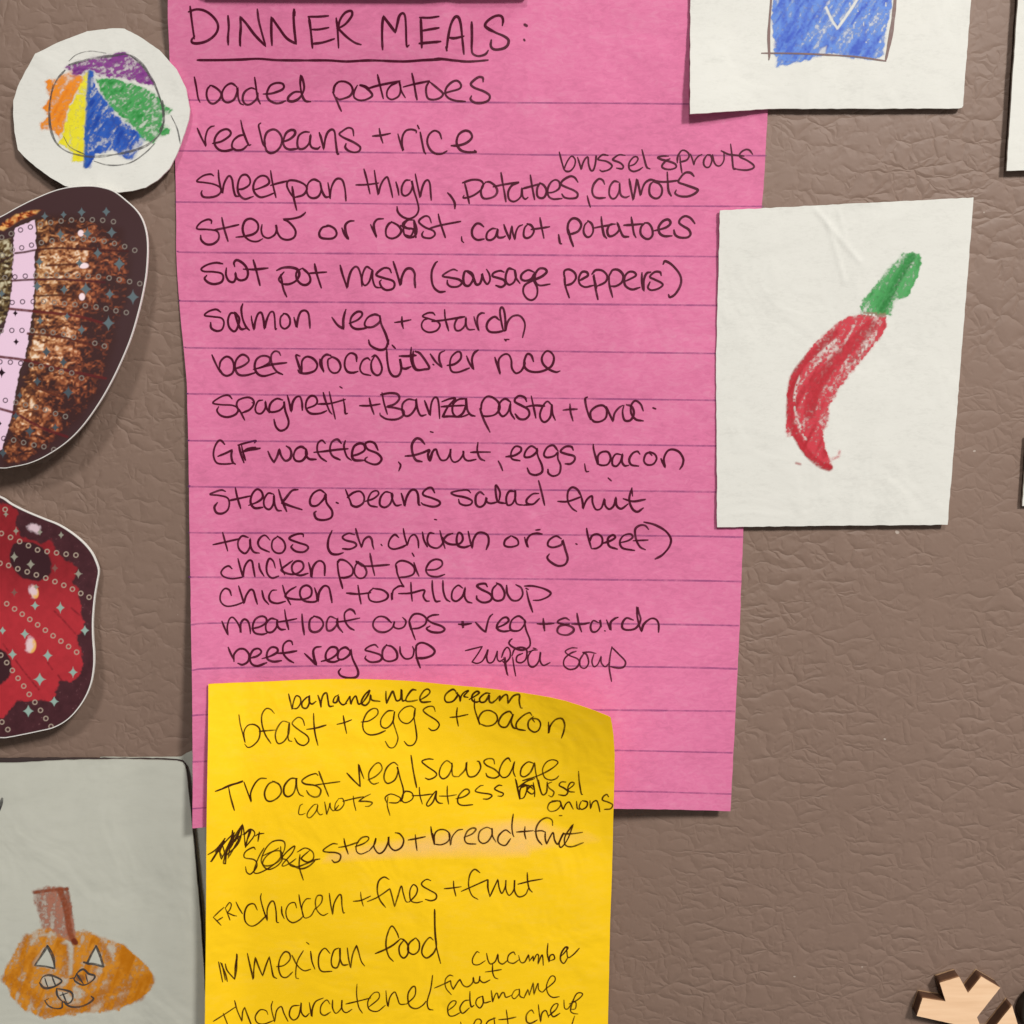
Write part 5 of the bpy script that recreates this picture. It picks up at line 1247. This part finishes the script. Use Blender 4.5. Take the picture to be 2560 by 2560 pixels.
chile = sheet('drawing_card', dense_closed(np.array([(1800, 526), (2434, 493.5), (2418, 700), (2402, 905), (2385, 1120), (2369, 1312), (2080, 1314), (1793, 1318), (1792, 1150), (1790, 912), (1795, 720)], float), 14, 0.8, 12), h_chile, 0.32, M_WHITE, step=6)
tag(chile, 'white card with red crayon chili pepper and green stem, beside the pink card', 'drawing card', 'white cards on the door')
pr = Print(1955, 620, 2315, 1190, 1.5)
S6 = 2.147
Q = lambda s: poly(s, 1740, 460, S6)
pr.crayon(Q("880,700 1020,720 1022,775 950,880 880,960 820,1030 760,1110 715,1190 715,1270 685,1330 690,1400 720,1470 728,1520 690,1527 640,1495 590,1460 550,1400 520,1350 485,1355 480,1310 485,1240 490,1120 510,1030 560,970 600,900 660,830 740,760 820,715"), lin(204, 56, 70), 62, 0.76, 0.65, 31, edge=4, grain=5, tint=0.42, grow=0.5, streak=(8, 90), dark=lin(170, 24, 38))
S = lambda t, w, a=.8, g=.7, c=(172, 24, 38): pr.line(t, 1740, 460, S6, w, lin(*c), a, 4, g, 3)
S("745,800 640,900 560,980 520,1060 505,1200 515,1290 580,1420 660,1500 715,1522", 17)
S("940,760 830,870 740,960 650,1060 620,1150 610,1230", 30, .7)
S("720,1000 660,1090 630,1180", 22, .6)
S("900,880 860,930 830,960", 14, .5, 1.1)
S("690,1510 720,1520", 10, .8, .6)
S("735,1475 765,1460 770,1435", 6, .45, 1.0, (212, 80, 90))
S("538,1498 560,1504", 3, .7, .3)
# thin uncoloured lights between the strokes
for t_, w_ in (("760,830 700,890 660,960", 9), ("560,1030 535,1100 530,1200 560,1310 590,1370", 7), ("940,840 890,900 850,960", 6)):
    pp = np.zeros(pr.a.shape)
    for st_ in parse(t_, 1740, 460, S6):
        pp = np.maximum(pp, 1 - sstep(w_ / 2 - 3, w_ / 2 + 3, dist_to(spline(st_, 4), pr.u, pr.v)))
    pr.a *= 1 - 0.8 * pp * sstep(.25, .55, vnoise(pr.u / 5, pr.v / 5, 44))
pr.crayon(Q("1115,370 1200,378 1205,450 1170,530 1125,610 1060,630 1045,700 885,690 895,630 960,550 1020,470 1070,420"), lin(76, 162, 90), 60, 0.74, 0.6, 32, edge=4, grain=5, tint=0.32, streak=(7, 60), dark=lin(24, 120, 46))
S("1160,390 1110,470 1060,560 1000,680", 18, .85, .9, (22, 112, 42))
S("1140,400 1060,500 980,620", 20, .4, 1.0, (36, 132, 58))
pr.lay(np.array(lin(150, 110, 92)), 0.6 * sstep(-3, 3, sdist(Q("885,685 1020,690 1020,718 890,712"), pr.u, pr.v)) * sstep(.3, .6, vnoise(pr.u / 5, pr.v / 5, 45)))
pr.build('crayon_drawing', h_chile, M_CRAYON, chile, 0.02)


def h_blue(u, v):
    return 0.95 + 1.0 * (1 - sstep(1735, 1960, u)) * sstep(20, 290, v) + 0.06 * np.sin(u / 150.0)


blue = sheet('drawing_card', dense_closed(np.array([(1727, -330), (1726, -100), (1725.5, 100), (1725, 285), (1830, 278), (1921, 272), (2150, 271.5), (2398, 271), (2405, 269), (2408, 264), (2412, 200), (2428, 0), (2450, -330)], float), 14, 0.7, 13), h_blue, 0.32, M_WHITE, step=18)
tag(blue, 'white card with blue crayon square in a pencil frame, over the pink card corner', 'drawing card', 'white cards on the door')
pr = Print(1905, -60, 2260, 172, 1.5)
S7 = 5.367
Q = lambda s: poly(s, 1900, 0, S7)
pr.crayon(Q("185,0 190,-340 1790,-340 1755,100 1690,400 1640,740 1480,795 1380,780 1200,760 950,705 880,720 760,750 620,800 480,840 230,885 200,680 225,600 180,450 160,250"), lin(88, 132, 212), 58, 0.78, 0.6, 41, edge=4, grain=5, streak=(6, 30), dark=lin(34, 76, 186))
for t_, w_ in (("300,-100 320,200 330,420 230,600", 16), ("500,-60 480,300 400,600", 13), ("1400,350 1410,600 1480,740", 12), ("700,0 600,250 560,500", 14), ("250,660 420,640", 10), ("900,-50 760,260", 12), ("1050,360 980,560", 12)):
    pr.line(t_, 1900, 0, S7, w_, lin(34, 74, 188), 0.6, 5, 0.9, 3)
hole = sstep(-4, 4, sdist(Q("790,690 830,640 900,610 880,730 780,735"), pr.u, pr.v)) * .85
for t_ in ("890,100 960,260 1040,380", "1040,380 1150,230 1300,0 1400,-150"):
    for st_ in parse(t_, 1900, 0, S7):
        hole = np.maximum(hole, .95 * (1 - sstep(1.8, 5.5, dist_to(spline(st_, 4), pr.u, pr.v))))
sp = sstep(.80, .92, vnoise(pr.u / 7, pr.v / 7, 47)) * sstep(2100, 2140, pr.u) * (pr.v < 110)
pr.a *= 1 - np.maximum(hole, sp * .8)
pr.build('crayon_drawing', h_blue, M_CRAYON, blue, 0.02)
M_BPEN = inkmat('brown_pencil', lin(128, 102, 98), 0.6, 0.95, 1500.0)
ink('pencil_frame', [(1900, 0, S7, 40, "165,-330 150,0 130,250 118,500 125,740 120,800"), (1900, 0, S7, 27, "22,712 500,718 900,735 1300,762 1690,818"), (1900, 0, S7, 52, "1830,-200 1800,150 1760,450 1690,800")], h_blue, M_BPEN, blue, lift=0.045, wob=0.3)

h_flat = lambda u, v: 1.5 + 0 * u
c3 = flat_card('paper_card', [(2547, -200), (2545, 0), (2534.6, 155), (2529, 233), (2516.5, 427), (2760, 420), (2800, -200)], lambda u, v: 1.15 + 0 * u, 'blank white card cut by the right edge, beside the blue crayon card', 21)
c4 = flat_card('paper_card', [(2568, 1090), (2563, 1160), (2556, 1265), (2780, 1262), (2800, 1080)], lambda u, v: 0.8 + 0 * u, 'thin sliver of white card at the right edge, beside the chili pepper card', 22)
for c_ in (c3, c4):
    c_['category'] = 'paper card'

# ================================================================ wooden ornament and its neighbours
def plywood_face():
    m, nt, b = new_mat('birch_plywood_face')
    tc = N(nt, 'ShaderNodeTexCoord'); mp = N(nt, 'ShaderNodeMapping'); mp.inputs['Scale'].default_value = (30, 1, 380); mp.inputs['Rotation'].default_value = (0, 0.2, 0)
    L(nt, tc.outputs['Object'], mp.inputs[0])
    n = N(nt, 'ShaderNodeTexNoise', i_Scale=3.0, i_Detail=4.0); L(nt, mp.outputs[0], n.inputs['Vector'])
    c = ramp(nt, n.outputs[0], [(0.3, (0.84, 0.54, 0.32)), (0.55, (0.93, 0.62, 0.385)), (0.75, (0.97, 0.68, 0.44))])
    L(nt, c, b.inputs['Base Color']); b.inputs['Roughness'].default_value = 0.6
    return m


def plywood_edge():
    m, nt, b = new_mat('scorched_shaded_plywood_edge')
    tc = N(nt, 'ShaderNodeTexCoord'); sp = N(nt, 'ShaderNodeSeparateXYZ'); L(nt, tc.outputs['Object'], sp.inputs[0])
    n = N(nt, 'ShaderNodeTexNoise', i_Scale=900.0, i_Detail=3.0); L(nt, tc.outputs['Object'], n.inputs['Vector'])
    k = math_(nt, 'MULTIPLY', sp.outputs[1], -1.0 / 0.0021)
    k = math_(nt, 'ADD', k, math_(nt, 'MULTIPLY', math_(nt, 'SUBTRACT', n.outputs[0], 0.5), 0.10))
    c = ramp(nt, k, [(0.0, (0.42, 0.33, 0.19)), (0.10, (0.45, 0.26, 0.14)), (0.2, (0.055, 0.024, 0.012)), (0.33, (0.10, 0.042, 0.019)), (0.42, (0.08, 0.035, 0.018)), (0.55, (0.11, 0.046, 0.02)), (0.68, (0.10, 0.042, 0.02)), (0.82, (0.13, 0.056, 0.025)), (0.93, (0.34, 0.17, 0.085))])  # scorched plies, painted darker still to deepen the shadow between the arms
    L(nt, c, b.inputs['Base Color']); b.inputs['Roughness'].default_value = 0.7
    return m


SN = poly("575,495 890,400 1030,660 1245,395 1550,575 1175,1050 1262,1290 1395,1290 1740,860 1850,1230 1500,1700 1100,1900 820,1700 640,1400 820,1165 205,1030 300,740 670,795", 2260, 2380, 6.44)
snow = sheet('wooden_ornament', dense_closed(SN, 8, 0.25, 6), lambda u, v: 2.1 + 0 * u, 2.0, plywood_face(), step=10, wall_mat=plywood_edge(), bottom=0.06)
tag(snow, 'laser cut plywood snowflake with scorched brown edges darkened as if shaded at the lower right corner', 'ornament')

import bmesh
cx_ = P(2598, 2516, 0)  # one plain dark disc, cut by the right edge of the view
bm = bmesh.new()
bmesh.ops.create_cone(bm, cap_ends=True, segments=64, radius1=0.0036, radius2=0.0033, depth=0.0028)
bmesh.ops.bevel(bm, geom=[e for e in bm.edges if abs(e.verts[0].co.z - e.verts[1].co.z) < 1e-6], offset=0.0004, segments=3, affect='EDGES')
bmesh.ops.rotate(bm, verts=bm.verts, cent=(0, 0, 0), matrix=__import__('mathutils').Matrix.Rotation(math.pi / 2, 3, 'X'))
bmesh.ops.translate(bm, verts=bm.verts, vec=(0, -0.00142, 0))
me = bpy.data.meshes.new('round_disc'); bm.to_mesh(me); bm.free()
me.polygons.foreach_set('use_smooth', [True] * len(me.polygons))
m, nt, b = new_mat('dark_brown_disc'); b.inputs['Base Color'].default_value = (0.035, 0.024, 0.016, 1); b.inputs['Roughness'].default_value = 0.6
disc = link('round_disc', me, m, None, cx_)
tag(disc, 'dark brown round disc cut by the right edge, beside the plywood snowflake', 'magnet')

# flat magnet that holds the pink card, its lower edge just at the top of the view
m, nt, b = new_mat('grey_magnet_strip'); b.inputs['Base Color'].default_value = (0.30, 0.26, 0.26, 1); b.inputs['Roughness'].default_value = 0.5
MG = smooth_closed(np.array([(505, -110), (502, -60), (503, -26), (515, -16), (560, -13), (900, -11), (1280, -10), (1306, -16), (1318, -32), (1322, -60), (1322, -110), (900, -112)], float), 5)
h_mag = lambda u, v: h_pink(u, v) + 0.95
strip = sheet('magnet_strip', MG, h_mag, 0.85, m, step=14)
tag(strip, 'dark flat magnet strip along the top edge of the pink card', 'magnet')
